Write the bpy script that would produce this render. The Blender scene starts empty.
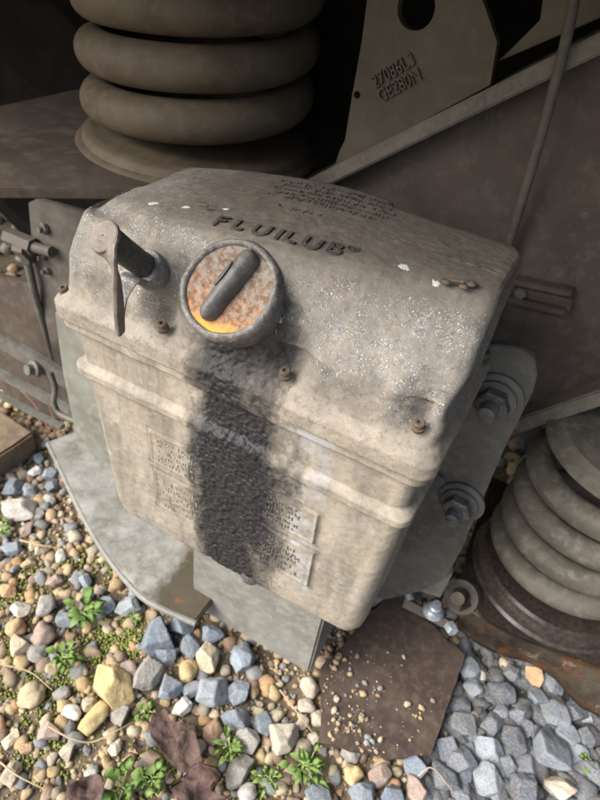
import bpy, bmesh, math, random
import numpy as np
from mathutils import Vector, Matrix, noise

random.seed(7)
rng = np.random.default_rng(11)
S = bpy.context.scene

# ------------------------------------------------------------------ camera
F_PX = 600.0                                   # focal length in pixels of an 800 px high picture
def unit(v): return v / np.linalg.norm(v)
dn = unit(np.array([-105, 686, 600.0]))        # straight down, seen from the camera
wx = np.array([1800, 800, -600.0]); wx = unit(wx - wx.dot(dn) * dn)
wz = -dn; wy = np.cross(wz, wx)
RW = np.array([wx, wy, wz])                    # rows: world axes in camera axes (right, down, forward)
CAM = np.array([0.3817, -0.3141, 0.3021])
cam_data = bpy.data.cameras.new('camera'); cam = bpy.data.objects.new('camera', cam_data)
S.collection.objects.link(cam); S.camera = cam
right, down, fwd = RW[:, 0], RW[:, 1], RW[:, 2]
cam.matrix_world = Matrix(((right[0], -down[0], -fwd[0], CAM[0]), (right[1], -down[1], -fwd[1], CAM[1]),
                           (right[2], -down[2], -fwd[2], CAM[2]), (0, 0, 0, 1)))
cam_data.sensor_fit = 'VERTICAL'; cam_data.sensor_height = 24.0; cam_data.lens = 24.0 * F_PX / 800.0
cam_data.clip_start = 0.01; cam_data.clip_end = 500
cam_data.dof.use_dof = True; cam_data.dof.focus_distance = 0.47; cam_data.dof.aperture_fstop = 6.5

# ------------------------------------------------------------------ daylight
world = bpy.data.worlds.new('World'); S.world = world; world.use_nodes = True
wn = world.node_tree; bg = wn.nodes['Background']
sky = wn.nodes.new('ShaderNodeTexSky'); sky.sky_type = 'NISHITA'; sky.sun_disc = False
SUN_EL, SUN_AZ = 42.0, -140.0                  # azimuth of the sun measured from +Y towards +X
sky.sun_elevation = math.radians(SUN_EL); sky.sun_rotation = math.radians(SUN_AZ)
sky.air_density = 1.0; sky.dust_density = 4.0; sky.ozone_density = 1.0
wn.links.new(sky.outputs[0], bg.inputs[0]); bg.inputs[1].default_value = 0.095
sun_data = bpy.data.lights.new('sun', 'SUN'); sun_data.energy = 2.0; sun_data.angle = math.radians(42)
sun_data.color = (1.0, 0.985, 0.96)
sun = bpy.data.objects.new('sun', sun_data); S.collection.objects.link(sun)
el, az = math.radians(SUN_EL), math.radians(SUN_AZ)
sdir = Vector((math.sin(az) * math.cos(el), math.cos(az) * math.cos(el), math.sin(el)))
sun.rotation_euler = sdir.to_track_quat('Z', 'Y').to_euler()
S.view_settings.view_transform = 'Standard'; S.view_settings.look = 'None'
S.view_settings.gamma = 1.0; S.view_settings.exposure = 1.62
try: S.view_settings.use_curve_mapping = False
except Exception: pass

GZ = -0.50                                     # ground level; z = 0 is the rim of the box lid

# ------------------------------------------------------------------ helpers
def at(px, py, axis, val):
    d = RW @ np.array([px - 300.0, py - 400.0, F_PX]) / F_PX
    t = (val - CAM[axis]) / d[axis]
    return Vector(CAM + t * d)

class Nodes:
    def __init__(s, name):
        s.m = bpy.data.materials.new(name); s.m.use_nodes = True
        s.t = s.m.node_tree; s.b = s.t.nodes['Principled BSDF']; s.tc = s.t.nodes.new('ShaderNodeTexCoord')
    def n(s, t, **k):
        o = s.t.nodes.new(t)
        for a, v in k.items(): setattr(o, a, v)
        return o
    def l(s, a, b): s.t.links.new(a, b)
    def noise(s, scale, detail=6, rough=.6, dist=0, vec=None):
        o = s.n('ShaderNodeTexNoise'); o.inputs['Scale'].default_value = scale; o.inputs['Detail'].default_value = detail
        o.inputs['Roughness'].default_value = rough; o.inputs['Distortion'].default_value = dist
        s.l(vec or s.tc.outputs['Object'], o.inputs['Vector']); return o.outputs['Fac']
    def voro(s, scale, out='Distance', feature='F1', rand=1.0, vec=None):
        o = s.n('ShaderNodeTexVoronoi', feature=feature); o.inputs['Scale'].default_value = scale
        o.inputs['Randomness'].default_value = rand
        s.l(vec or s.tc.outputs['Object'], o.inputs['Vector']); return o.outputs[out]
    def ramp(s, fac, stops, interp='LINEAR'):
        o = s.n('ShaderNodeValToRGB'); o.color_ramp.interpolation = interp
        e = o.color_ramp.elements
        while len(e) < len(stops): e.new(0.5)
        for i, (p, c) in enumerate(stops):
            e[i].position = p
            e[i].color = (c, c, c, 1) if not hasattr(c, '__len__') else (*c, 1)
        s.l(fac, o.inputs[0]); return o.outputs['Color']
    def mix(s, fac, a, b, blend='MIX'):
        o = s.n('ShaderNodeMix', data_type='RGBA', blend_type=blend)
        for sock, v in ((o.inputs['Factor'], fac), (o.inputs[6], a), (o.inputs[7], b)):
            if isinstance(v, (int, float)): sock.default_value = v
            elif isinstance(v, tuple): sock.default_value = (*v, 1)
            else: s.l(v, sock)
        return o.outputs[2]
    def math(s, op, a, b=0.0, c=None):
        o = s.n('ShaderNodeMath', operation=op)
        for i, v in enumerate((a, b, c)):
            if v is None: continue
            if isinstance(v, (int, float)): o.inputs[i].default_value = v
            else: s.l(v, o.inputs[i])
        return o.outputs[0]
    def attr(s, name):
        o = s.n('ShaderNodeAttribute', attribute_name=name); return o.outputs['Fac']
    def sep(s):
        o = s.n('ShaderNodeSeparateXYZ'); s.l(s.tc.outputs['Object'], o.inputs[0]); return o.outputs
    def bump(s, h, strength=.3, dist=.001, prev=None):
        o = s.n('ShaderNodeBump'); o.inputs['Strength'].default_value = strength; o.inputs['Distance'].default_value = dist
        s.l(h, o.inputs['Height'])
        if prev: s.l(prev, o.inputs['Normal'])
        return o.outputs[0]
    def out(s, col=None, rough=None, bump=None, metal=None, spec=None):
        for k, v in (('Base Color', col), ('Roughness', rough), ('Normal', bump), ('Metallic', metal), ('Specular IOR Level', spec)):
            if v is None: continue
            if isinstance(v, (int, float)): s.b.inputs[k].default_value = v
            elif isinstance(v, tuple): s.b.inputs[k].default_value = (*v, 1)
            else: s.l(v, s.b.inputs[k])
        return s.m

def grime(name, base, dark, light, scale=18, rough=(.55, .85), bump=.35, rust=None, rust_amt=.5, metal=0.0, grain=900, spec=.4):
    """weathered metal: two tones, pale dust, fine grain and optional rust patches"""
    k = Nodes(name)
    a = k.noise(scale, 8, .65, .4); b = k.noise(scale * 6, 6, .7)
    c = k.mix(k.ramp(a, [(.35, 0.0), (.65, 1.0)]), dark, base)
    c = k.mix(k.ramp(b, [(.48, 0.0), (.72, .8)]), c, light)
    if rust:
        r = k.ramp(k.noise(scale * 1.7, 10, .72, .8), [(rust_amt, 0.0), (rust_amt + .09, 1.0)])
        rc = k.mix(k.noise(scale * 12), rust, tuple(x * .35 for x in rust))
        c = k.mix(r, c, rc)
    g = k.noise(grain, 3, .6)
    c = k.mix(k.math('MULTIPLY', k.ramp(g, [(.3, 1.0), (.6, 0.0)]), .25), c, dark)
    n1 = k.bump(b, bump, .0012); n2 = k.bump(g, bump * .8, .0003, n1)
    return k.out(c, k.ramp(b, [(.3, rough[0]), (.7, rough[1])]), n2, metal, spec)

def link(o): S.collection.objects.link(o); return o
def root(name, label, cat, loc=(0, 0, 0), group=None):
    o = link(bpy.data.objects.new(name, None)); o.location = loc; o.empty_display_size = .02
    o['label'] = label; o['category'] = cat
    if group: o['group'] = group
    return o
def put(name, me, mat=None, parent=None):
    """vertices are given in world space; the child sits back at the world origin"""
    o = link(bpy.data.objects.new(name, me))
    if mat: me.materials.append(mat)
    if parent:
        o.parent = parent
        p = parent; L = Vector((0, 0, 0))
        while p: L += p.location; p = p.parent
        o.location = -L
    return o
def from_bm(name, bm, mat=None, parent=None, smooth=True, angle=35):
    me = bpy.data.meshes.new(name)
    bmesh.ops.recalc_face_normals(bm, faces=bm.faces)
    if smooth:
        lim = math.radians(angle)
        for f in bm.faces: f.smooth = True
        for e in bm.edges:
            if len(e.link_faces) == 2 and e.calc_face_angle(0) > lim: e.smooth = False
    bm.to_mesh(me); bm.free()
    return put(name, me, mat, parent)
def tag(o, label, cat, group=None):
    o['label'] = label; o['category'] = cat
    if group: o['group'] = group
    return o
def recenter(o):
    """move a top-level mesh's origin to the base centre of its own shape"""
    vs = [v.co.copy() for v in o.data.vertices]
    c = Vector(((min(v.x for v in vs) + max(v.x for v in vs)) / 2, (min(v.y for v in vs) + max(v.y for v in vs)) / 2, min(v.z for v in vs)))
    o.data.transform(Matrix.Translation(-c)); o.location = o.location + c
    return o

def frame(axis):
    a = Vector(axis).normalized(); t = Vector((0, 0, 1)) if abs(a.z) < .9 else Vector((1, 0, 0))
    u = a.cross(t).normalized(); v = a.cross(u).normalized(); return a, u, v
def lathe(bm, p, axis, prof, n=40, squash=None):
    """prof: list of (radius, distance along axis)"""
    a, u, v = frame(axis); rings = []
    for r, h in prof:
        if r < 1e-6: rings.append([bm.verts.new(Vector(p) + a * h)]); continue
        rings.append([bm.verts.new(Vector(p) + a * h + (u * math.cos(2 * math.pi * i / n) + v * math.sin(2 * math.pi * i / n)) * r) for i in range(n)])
    for A, B in zip(rings, rings[1:]):
        for i in range(n):
            j = (i + 1) % n
            if len(A) == 1 and len(B) == 1: break
            if len(A) == 1: bm.faces.new((A[0], B[i], B[j]))
            elif len(B) == 1: bm.faces.new((A[i], B[0], A[j]))
            else: bm.faces.new((A[i], B[i], B[j], A[j]))
def hexnut(bm, p, axis, r, h, n=6):
    lathe(bm, p, axis, [(0, 0), (r, 0), (r, h * .85), (r * .86, h), (0, h)], n)
def tube(bm, pts, r, n=14, cap=True):
    pts = [Vector(p) for p in pts]; rings = []; up = None
    for i, p in enumerate(pts):
        d = (pts[min(i + 1, len(pts) - 1)] - pts[max(i - 1, 0)]).normalized()
        if up is None: _, up, _ = frame(d)
        up = (up - d * up.dot(d)).normalized(); w = d.cross(up)
        rr = r[i] if hasattr(r, '__len__') else r
        rings.append([bm.verts.new(p + (up * math.cos(2 * math.pi * k / n) + w * math.sin(2 * math.pi * k / n)) * rr) for k in range(n)])
    for A, B in zip(rings, rings[1:]):
        for i in range(n):
            j = (i + 1) % n; bm.faces.new((A[i], A[j], B[j], B[i]))
    if cap: bm.faces.new(rings[0][::-1]); bm.faces.new(rings[-1])
def bez(pts, n=12):
    """smooth curve through the points"""
    P = [Vector(p) for p in pts]; P = [P[0] * 2 - P[1]] + P + [P[-1] * 2 - P[-2]]; out = []
    for i in range(1, len(P) - 2):
        for k in range(n):
            t = k / n; a, b, c, d = P[i - 1:i + 3]
            out.append(.5 * ((2 * b) + (c - a) * t + (2 * a - 5 * b + 4 * c - d) * t * t + (3 * b - a - 3 * c + d) * t ** 3))
    out.append(P[-2]); return out
def prism(bm, pts, vec, bevel=.0, seg=2):
    vec = Vector(vec); b2 = bmesh.new()
    A = [b2.verts.new(Vector(p)) for p in pts]; B = [b2.verts.new(Vector(p) + vec) for p in pts]
    b2.faces.new(A); b2.faces.new(B[::-1]); n = len(A)
    for i in range(n): b2.faces.new((A[i], B[i], B[(i + 1) % n], A[(i + 1) % n]))
    bmesh.ops.recalc_face_normals(b2, faces=b2.faces)
    if bevel: bmesh.ops.bevel(b2, geom=b2.edges[:], offset=bevel, segments=seg, affect='EDGES', clamp_overlap=True)
    me = bpy.data.meshes.new('tmp'); b2.to_mesh(me); b2.free(); bm.from_mesh(me); bpy.data.meshes.remove(me)
def box(bm, a, b, bevel=.002):
    prism(bm, [(a[0], a[1], a[2]), (b[0], a[1], a[2]), (b[0], b[1], a[2]), (a[0], b[1], a[2])], (0, 0, b[2] - a[2]), bevel)
def arcpts(cx, cz, r, a0, a1, n=8):
    return [(cx + r * math.cos(math.radians(a0 + (a1 - a0) * i / n)), cz + r * math.sin(math.radians(a0 + (a1 - a0) * i / n))) for i in range(n + 1)]
def sm(a, b, x):
    t = min(1, max(0, (x - a) / (b - a))); return t * t * (3 - 2 * t)
def fbm(x, y, z, o=4):
    return noise.fractal(Vector((x, y, z)), 1.0, 2.0, o)

# ------------------------------------------------------------------ materials of the lubricator box
def oil_tint(k, col, rough, h):
    """black crusted oil, driven by the same mask that lifts the crust in the mesh"""
    m = k.attr('oil')
    g = k.noise(260, 8, .7, .5)
    wn_ = k.n('ShaderNodeTexNoise'); wn_.inputs['Scale'].default_value = 300; wn_.inputs['Detail'].default_value = 3; k.l(k.tc.outputs['Object'], wn_.inputs['Vector'])
    vm = k.n('ShaderNodeVectorMath', operation='MULTIPLY_ADD'); k.l(wn_.outputs['Color'], vm.inputs[0]); vm.inputs[1].default_value = (.0032, .0032, .0032); k.l(k.tc.outputs['Object'], vm.inputs[2])
    k.blob = k.math('SUBTRACT', 1.0, k.voro(230, feature='SMOOTH_F1', vec=vm.outputs[0]))
    oc = k.mix(k.ramp(g, [(.36, 0.0), (.72, 1.0)]), (.004, .004, .005), (.036, .036, .042))
    edge = k.math('ADD', m, k.math('MULTIPLY', k.math('SUBTRACT', k.noise(170, 9, .85), .5), .9))
    mm = k.ramp(edge, [(.10, 0.0), (.45, .70), (.85, 1.0)])
    return k.mix(k.math('MULTIPLY', mm, .97), col, oc), k.mix(mm, rough, k.ramp(g, [(.3, .36), (.7, .62)])), mm

def lid_material():
    k = Nodes('lid_paint'); xyz = k.sep()
    big = k.noise(14, 8, .65, .5); mid = k.noise(60, 8, .7, .3); fine = k.noise(700, 4, .7)
    c = k.mix(k.ramp(big, [(.35, 0.0), (.65, 1.0)]), (.115, .106, .095), (.225, .212, .19))
    c = k.mix(k.ramp(mid, [(.42, 0.0), (.7, .8)]), c, (.32, .28, .225))
    # the flat top is darker and browner
    top = k.ramp(xyz[2], [(.075, 0.0), (.1, 1.0)])
    c = k.mix(k.math('MULTIPLY', top, .75), c, k.mix(mid, (.075, .063, .050), (.145, .125, .102)))
    # pale lower edge
    low = k.ramp(xyz[2], [(-.02, 1.0), (.028, 0.0)])
    c = k.mix(k.math('MULTIPLY', low, .6), c, (.33, .285, .22))
    c = k.mix(k.ramp(k.noise(32, 9, .78, .4), [(.46, 0.0), (.64, .45)]), c, (.095, .090, .083))
    c = k.mix(k.ramp(k.noise(150, 8, .85), [(.5, 0.0), (.62, .55)]), c, (.075, .066, .056))
    br = k.ramp(k.noise(70, 9, .8, .6), [(.5, 0.0), (.62, .5)]); c = k.mix(br, c, (.20, .165, .12))
    # dark pits
    pit = k.ramp(k.noise(380, 5, .8), [(.30, 1.0), (.42, 0.0)])
    c = k.mix(k.math('MULTIPLY', pit, .75), c, (.05, .042, .036))
    # splashed white specks, thick on the right shoulder
    xr = k.ramp(xyz[0], [(.0, 1.0), (.15, .9), (.22, .9), (.30, 1.0)])
    zr = k.ramp(xyz[2], [(-.002, .12), (.03, 1.0), (.088, 1.0), (.104, .18)])
    dens = k.math('MULTIPLY', k.math('MULTIPLY', xr, zr), k.ramp(k.noise(26, 6, .75), [(.30, .15), (.58, 1.0)]))
    sp = None
    wn_ = k.n('ShaderNodeTexNoise'); wn_.inputs['Scale'].default_value = 260; wn_.inputs['Detail'].default_value = 4; k.l(k.tc.outputs['Object'], wn_.inputs['Vector'])
    vm = k.n('ShaderNodeVectorMath', operation='MULTIPLY_ADD'); k.l(wn_.outputs['Color'], vm.inputs[0]); vm.inputs[1].default_value = (.006, .006, .009); k.l(k.tc.outputs['Object'], vm.inputs[2])
    wv = vm.outputs[0]
    for sc, th in ((420, .25), (230, .17), (900, .34)):
        d = k.voro(sc, vec=wv)
        s1 = k.math('LESS_THAN', d, k.math('MULTIPLY', dens, k.math('MULTIPLY', k.noise(sc * .7, 2), th * 1.6)))
        sp = s1 if sp is None else k.math('MAXIMUM', sp, s1)
    c = k.mix(k.math('MULTIPLY', sp, k.ramp(k.noise(150, 3), [(.35, .25), (.6, .9)])), c, k.mix(k.noise(90), (.50, .54, .62), (.74, .75, .76)))
    # larger flaked spots
    fl = k.ramp(k.noise(34, 9, .8, .2), [(.685, 0.0), (.71, 1.0)])
    c = k.mix(k.math('MULTIPLY', fl, .75), c, (.66, .67, .68))
    rough = k.ramp(mid, [(.3, .5), (.7, .75)])
    c = k.mix(k.math('MULTIPLY', k.attr('dirt'), .6), c, (.06, .055, .05))  # shade inside the bolt pockets, painted as a dark tone
    c, rough, mm = oil_tint(k, c, rough, None)
    n = k.bump(mid, .35, .0015); n = k.bump(fine, .5, .0004, n); n = k.bump(k.noise(240, 6, .75), .6, .0007, n); n = k.bump(k.math('MULTIPLY', mm, k.blob), .8, .0022, n)
    return k.out(c, rough, n, None, .28)

def body_material():
    k = Nodes('housing_paint'); xyz = k.sep()
    mp = k.n('ShaderNodeMapping'); mp.inputs['Scale'].default_value = (1, 1, .22); k.l(k.tc.outputs['Object'], mp.inputs[0])
    streak = k.noise(42, 8, .65, .3, mp.outputs[0]); mid = k.noise(70, 8, .72); fine = k.noise(800, 4, .7)
    c = k.mix(k.ramp(streak, [(.34, 0.0), (.62, 1.0)]), (.165, .148, .122), (.32, .282, .222))
    c = k.mix(k.ramp(k.noise(22, 7, .7), [(.5, 0.0), (.74, .7)]), c, (.26, .255, .24))
    c = k.mix(k.ramp(mid, [(.5, 0.0), (.75, .6)]), c, (.43, .37, .285))
    pit = k.ramp(k.noise(420, 5, .8), [(.31, 1.0), (.43, 0.0)])
    c = k.mix(k.math('MULTIPLY', pit, .55), c, (.09, .07, .05))
    g2 = k.ramp(k.noise(210, 8, .85), [(.50, 0.0), (.60, .75)]); c = k.mix(k.math('MULTIPLY', g2, k.ramp(k.noise(17, 5, .7), [(.38, .15), (.65, 1.0)])), c, (.12, .10, .08))
    mp2 = k.n('ShaderNodeMapping'); mp2.inputs['Scale'].default_value = (1, 1, .08); k.l(k.tc.outputs['Object'], mp2.inputs[0]); c = k.mix(k.ramp(k.noise(75, 7, .7, .2, mp2.outputs[0]), [(.53, 0.0), (.68, .6)]), c, (.17, .145, .115))
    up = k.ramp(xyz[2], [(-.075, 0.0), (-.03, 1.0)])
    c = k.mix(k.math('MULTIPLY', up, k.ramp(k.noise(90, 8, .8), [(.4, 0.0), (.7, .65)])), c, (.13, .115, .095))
    # ragged bluish white paint runs either side of the oil
    d = k.math('SUBTRACT', xyz[0], .268); dd = k.math('MULTIPLY', d, d)
    run = k.math('MULTIPLY', k.math('LESS_THAN', dd, .00028), k.ramp(k.noise(30, 7, .7, 1.0), [(.47, 0.0), (.6, .6)]))
    c = k.mix(run, c, (.33, .34, .355))
    sp = k.math('MULTIPLY', k.math('LESS_THAN', k.voro(300), k.math('MULTIPLY', k.ramp(xyz[2], [(-.2, 0.0), (-.02, .26)]), k.ramp(k.noise(30, 5, .7), [(.4, 0.0), (.6, 1.0)]))), .6)
    c = k.mix(sp, c, (.70, .72, .76))
    c = k.mix(k.math('MULTIPLY', k.attr('dirt'), .85), c, (.07, .055, .04))  # shade of panel grooves and rim crevice, painted dark
    c, rough, mm = oil_tint(k, c, k.ramp(mid, [(.3, .55), (.7, .8)]), None)
    n = k.bump(mid, .3, .0012); n = k.bump(fine, .6, .0005, n); n = k.bump(k.math('MULTIPLY', mm, k.blob), .8, .0022, n)
    return k.out(c, rough, n, None, .28)

M = {}
M['lid'] = lid_material(); M['body'] = body_material()
def rust_face():
    k = Nodes('rusted_cap_face')
    a = k.noise(150, 10, .82, .3); b = k.noise(520, 6, .85); xyz = k.sep()
    c = k.mix(k.ramp(b, [(.3, 0.0), (.7, 1.0)]), (.095, .05, .028), (.185, .12, .08))
    c = k.mix(k.ramp(a, [(.47, 0.0), (.53, 1.0)]), c, k.mix(b, (.15, .13, .105), (.30, .27, .225)))
    c = k.mix(k.ramp(b, [(.27, 1.0), (.4, 0.0)]), c, (.06, .03, .025))
    orange = k.math('MULTIPLY', k.ramp(xyz[2], [(.054, 1.0), (.085, 0.0)]), k.ramp(k.noise(260, 8, .85), [(.47, 0.0), (.58, 1.0)]))
    c = k.mix(orange, c, k.mix(b, (.42, .13, .025), (.55, .22, .05)))
    brim = k.ramp(k.math('ADD', xyz[2], k.math('MULTIPLY', k.noise(80), .012)), [(.0605, 1.0), (.0640, 0.0)])
    c = k.mix(brim, c, k.mix(b, (.62, .27, .015), (.72, .42, .04)))
    return k.out(c, .75, k.bump(b, .7, .0008, k.bump(a, .5, .0012)))
M['rust_face'] = rust_face()
M['cap'] = grime('cap_metal', (.17, .163, .15), (.06, .057, .052), (.38, .35, .30), 55, (.45, .7), .6, (.26, .15, .08), .57)
M['bar'] = grime('cap_bar_metal', (0.118, 0.114, 0.109), (0.051, 0.048, 0.045), (0.174, 0.162, 0.147), 50, (.4, .6), .25)
M['bolt'] = grime('bolt_rust', (.13, .085, .055), (.06, .045, .035), (.22, .165, .12), 120, (.6, .85), .5)
M['lever'] = grime('lever_metal', (0.200, 0.170, 0.140), (0.102, 0.085, 0.072), (0.289, 0.255, 0.212), 60, (.5, .7), .3, (.22, .11, .05), .66)
M['tube'] = grime('spout_rubber', (0.075, 0.073, 0.069), (0.035, 0.033, 0.031), (0.138, 0.125, 0.112), 60, (.4, .65), .3)
M['ring'] = grime('washer_metal', (.22, .21, .19), (.09, .085, .08), (.45, .45, .44), 90, (.35, .6), .4)
M['hang'] = grime('pale_sheet_metal', (0.199, 0.199, 0.179), (0.126, 0.122, 0.106), (0.265, 0.258, 0.232), 16, (.45, .7), .25)
M['moss_metal'] = grime('mossy_brown_metal', (.075, .07, .035), (.04, .035, .022), (.15, .14, .09), 30, (.5, .8), .4, (.25, .07, .03), .62)
M['green'] = grime('pale_green_paint', (0.189, 0.199, 0.168), (0.119, 0.119, 0.098), (0.252, 0.252, 0.217), 14, (.5, .75), .25)
M['tray'] = grime('pale_tray_paint', (0.328, 0.320, 0.289), (0.187, 0.183, 0.156), (0.429, 0.421, 0.390), 20, (.55, .8), .3, (.10, .09, .05), .60)
M['spring_left'] = grime('dusty_brown_spring', (0.099, 0.074, 0.046), (0.056, 0.042, 0.027), (0.131, 0.101, 0.068), 12, (.6, .85), .35)
M['spring_right'] = grime('dusty_grey_spring', (0.134, 0.121, 0.096), (0.078, 0.069, 0.054), (0.215, 0.196, 0.161), 12, (.55, .8), .35)
M['frame'] = grime('brown_bogie_paint', (0.091, 0.070, 0.056), (0.054, 0.043, 0.035), (0.128, 0.106, 0.083), 10, (.55, .8), .25, spec=.22)
M['gusset'] = grime('olive_bogie_paint', (0.106, 0.085, 0.058), (0.068, 0.056, 0.039), (0.136, 0.111, 0.082), 12, (.6, .8), .3)
M['flange'] = grime('dusty_flange', (0.167, 0.143, 0.114), (0.100, 0.086, 0.068), (0.218, 0.190, 0.155), 18, (.6, .8), .3)
M['bracket'] = grime('grey_bracket_paint', (0.127, 0.121, 0.104), (0.072, 0.066, 0.056), (0.176, 0.166, 0.146), 14, (.45, .7), .25)
M['nut'] = grime('greasy_nut', (.13, .125, .115), (.05, .047, .042), (.24, .23, .21), 60, (.3, .5), .3)
M['zinc'] = grime('zinc_hardware', (.48, .52, .56), (.26, .28, .30), (.68, .72, .76), 60, (.3, .5), .2, None, .5, .4)
M['rust_plate'] = grime('rusty_ground_plate', (0.080, 0.056, 0.043), (0.043, 0.031, 0.025), (0.128, 0.098, 0.076), 14, (.5, .75), .35, (.19, .085, .04), .60)
M['rust_arm'] = grime('rusty_seat_casting', (0.120, 0.094, 0.064), (0.053, 0.039, 0.028), (0.188, 0.150, 0.105), 16, (.45, .7), .4, (.24, .10, .04), .55)
M['worn'] = grime('worn_bare_edge', (.24, .21, .17), (.09, .075, .055), (.42, .40, .36), 60, (.45, .7), .5, (.22, .12, .05), .6)
M['oily'] = grime('oily_dark_ring', (0.052, 0.038, 0.029), (0.025, 0.020, 0.017), (0.091, 0.070, 0.056), 30, (.22, .4), .25)
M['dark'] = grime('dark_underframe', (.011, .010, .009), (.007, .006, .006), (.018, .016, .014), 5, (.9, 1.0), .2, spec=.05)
M['left_paint'] = grime('brown_hanger_paint', (0.110, 0.096, 0.082), (0.065, 0.055, 0.046), (0.142, 0.130, 0.114), 14, (.55, .8), .25)
M['wood'] = grime('sleeper_wood', (0.189, 0.140, 0.091), (0.105, 0.073, 0.049), (0.252, 0.196, 0.133), 14, (.8, .95), .5)
M['ink'] = grime('dirt_filled_lettering', (.060, .054, .046), (.035, .031, .027), (.125, .112, .095), 60, (.6, .8), .3)  # shadow of the letter strokes painted as dark colour, with some grime
M['pale_ink'] = grime('dusty_lettering', (.33, .285, .215), (.16, .135, .10), (.60, .58, .53), 140, (.6, .8), .3)
M['mid_ink'] = grime('brown_dusty_lettering', (.13, .11, .085), (.05, .045, .038), (.30, .27, .22), 160, (.6, .8), .3)

# ------------------------------------------------------------------ lubricator box
box_root = root('lubricator_box', 'dust coated metal lubricator box with sloping lid and black oil stain down its front', 'metal box', (.18, .08, -.29))

def contour(x0, x1, y0, y1, r, nf=290, nr=70, nb=60, nl=70, nc=10, yb=None):
    pts = []
    def line(a, b, n):
        for i in range(n): t = i / n; pts.append((a[0] + (b[0] - a[0]) * t, a[1] + (b[1] - a[1]) * t))
    def arc(cx, cy, a0):
        for i in range(nc): a = math.radians(a0 + 90 * i / nc); pts.append((cx + r * math.cos(a), cy + r * math.sin(a)))
    line((x0 + r, y0), (x1 - r, y0), nf); arc(x1 - r, y0 + r, -90)
    line((x1, y0 + r), (x1, y1 - r), nr); arc(x1 - r, y1 - r, 0)
    line((x1 - r, y1), (x0 + r, y1), nb); arc(x0 + r, y1 - r, 90)
    line((x0, y1 - r), (x0, y0 + r), nl); arc(x0 + r, y0 + r, 180)
    return pts
def loft(levels, warp=None, close_top=False, close_bottom=False):
    """levels: list of (z, x0, x1, y0, y1, r)"""
    V, F = [], []
    n = None
    for (z, x0, x1, y0, y1, r) in levels:
        c = contour(x0, x1, y0, y1, r); n = len(c)
        for x, y in c: V.append(warp(x, y, z) if warp else (x, y, z))
    for j in range(len(levels) - 1):
        for i in range(n):
            k = (i + 1) % n; F.append((j * n + i, j * n + k, (j + 1) * n + k, (j + 1) * n + i))
    if close_top: F.append(tuple(range((len(levels) - 1) * n, len(levels) * n)))
    if close_bottom: F.append(tuple(range(n))[::-1])
    return V, F
def interp_levels(keys, step=.0013):
    out = []
    for a, b in zip(keys, keys[1:]):
        d = max(abs(b[0] - a[0]), abs(b[3] - a[3]), abs(b[2] - a[2]))
        m = max(1, int(d / step))
        for i in range(m): t = i / m; out.append(tuple(a[k] + (b[k] - a[k]) * t for k in range(6)))
    out.append(keys[-1]); return out

def stain(x, z):
    """oil mask on the front (0..1): from under the filler cap to the foot of the box"""
    w = fbm(x * 28, z * 12, 3.1, 4) * .012 + fbm(x * 120, z * 70, 7.7, 3) * .005
    left = .147 + .006 * sm(0, -.28, z) - .006 * sm(-.05, -.1, z)
    rt = .232 - .004 * sm(.0, .04, z) + .022 * sm(-.01, -.07, z) - .004 * sm(-.12, -.28, z)
    if z > .0: left += .010 * sm(0, .05, z)
    a = sm(left - .010, left + .018, x + w)
    b = 1 - sm(rt - .046, rt + .022, x + w * 1.8)
    top = 1 - sm(.044, .066, z + w * .5)
    if z > -.02: a = sm(left - .008, left + .020, x + w)
    return a * b * top * (1 - .35 * sm(-.20, -.275, z) * sm(.195, .235, x))
BOLTS = [(.117, .016), (.232, .022), (.339, .027)]

def displace(V, F, fn):
    """push vertices along their normals by fn(x, y, z) and return the mesh"""
    me = bpy.data.meshes.new('shell'); me.from_pydata(V, [], F); me.update()
    nr = np.empty(len(V) * 3, np.float32); me.vertices.foreach_get('normal', nr); nr = nr.reshape(-1, 3)
    co = np.array(V, np.float32); oil = np.zeros(len(V), np.float32); recess_shade = np.zeros(len(V), np.float32)
    for i in range(len(V)):
        r_ = fn(co[i], nr[i]); co[i] += nr[i] * r_[0]; oil[i] = r_[1]; recess_shade[i] = r_[2] if len(r_) > 2 else 0
    me.vertices.foreach_set('co', co.ravel())
    at_ = me.attributes.new('oil', 'FLOAT', 'POINT'); at_.data.foreach_set('value', oil); a2 = me.attributes.new('dirt', 'FLOAT', 'POINT'); a2.data.foreach_set('value', recess_shade)
    me.polygons.foreach_set('use_smooth', [True] * len(me.polygons)); me.update()
    return me
def crust(x, y, z):
    wv = Vector((noise.noise(Vector((x * 130, y * 130, z * 130))), noise.noise(Vector((x * 130 + 9, y * 130, z * 130))), noise.noise(Vector((x * 130, y * 130 + 9, z * 130))))) * .55
    d = noise.voronoi(Vector((x * 215, y * 160, z * 250)) + wv)[0][0]
    return .0017 * (1 - min(1.0, d * 1.25)) - .0007 + .0012 * fbm(x * 60, y * 60, z * 40, 3)

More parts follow.
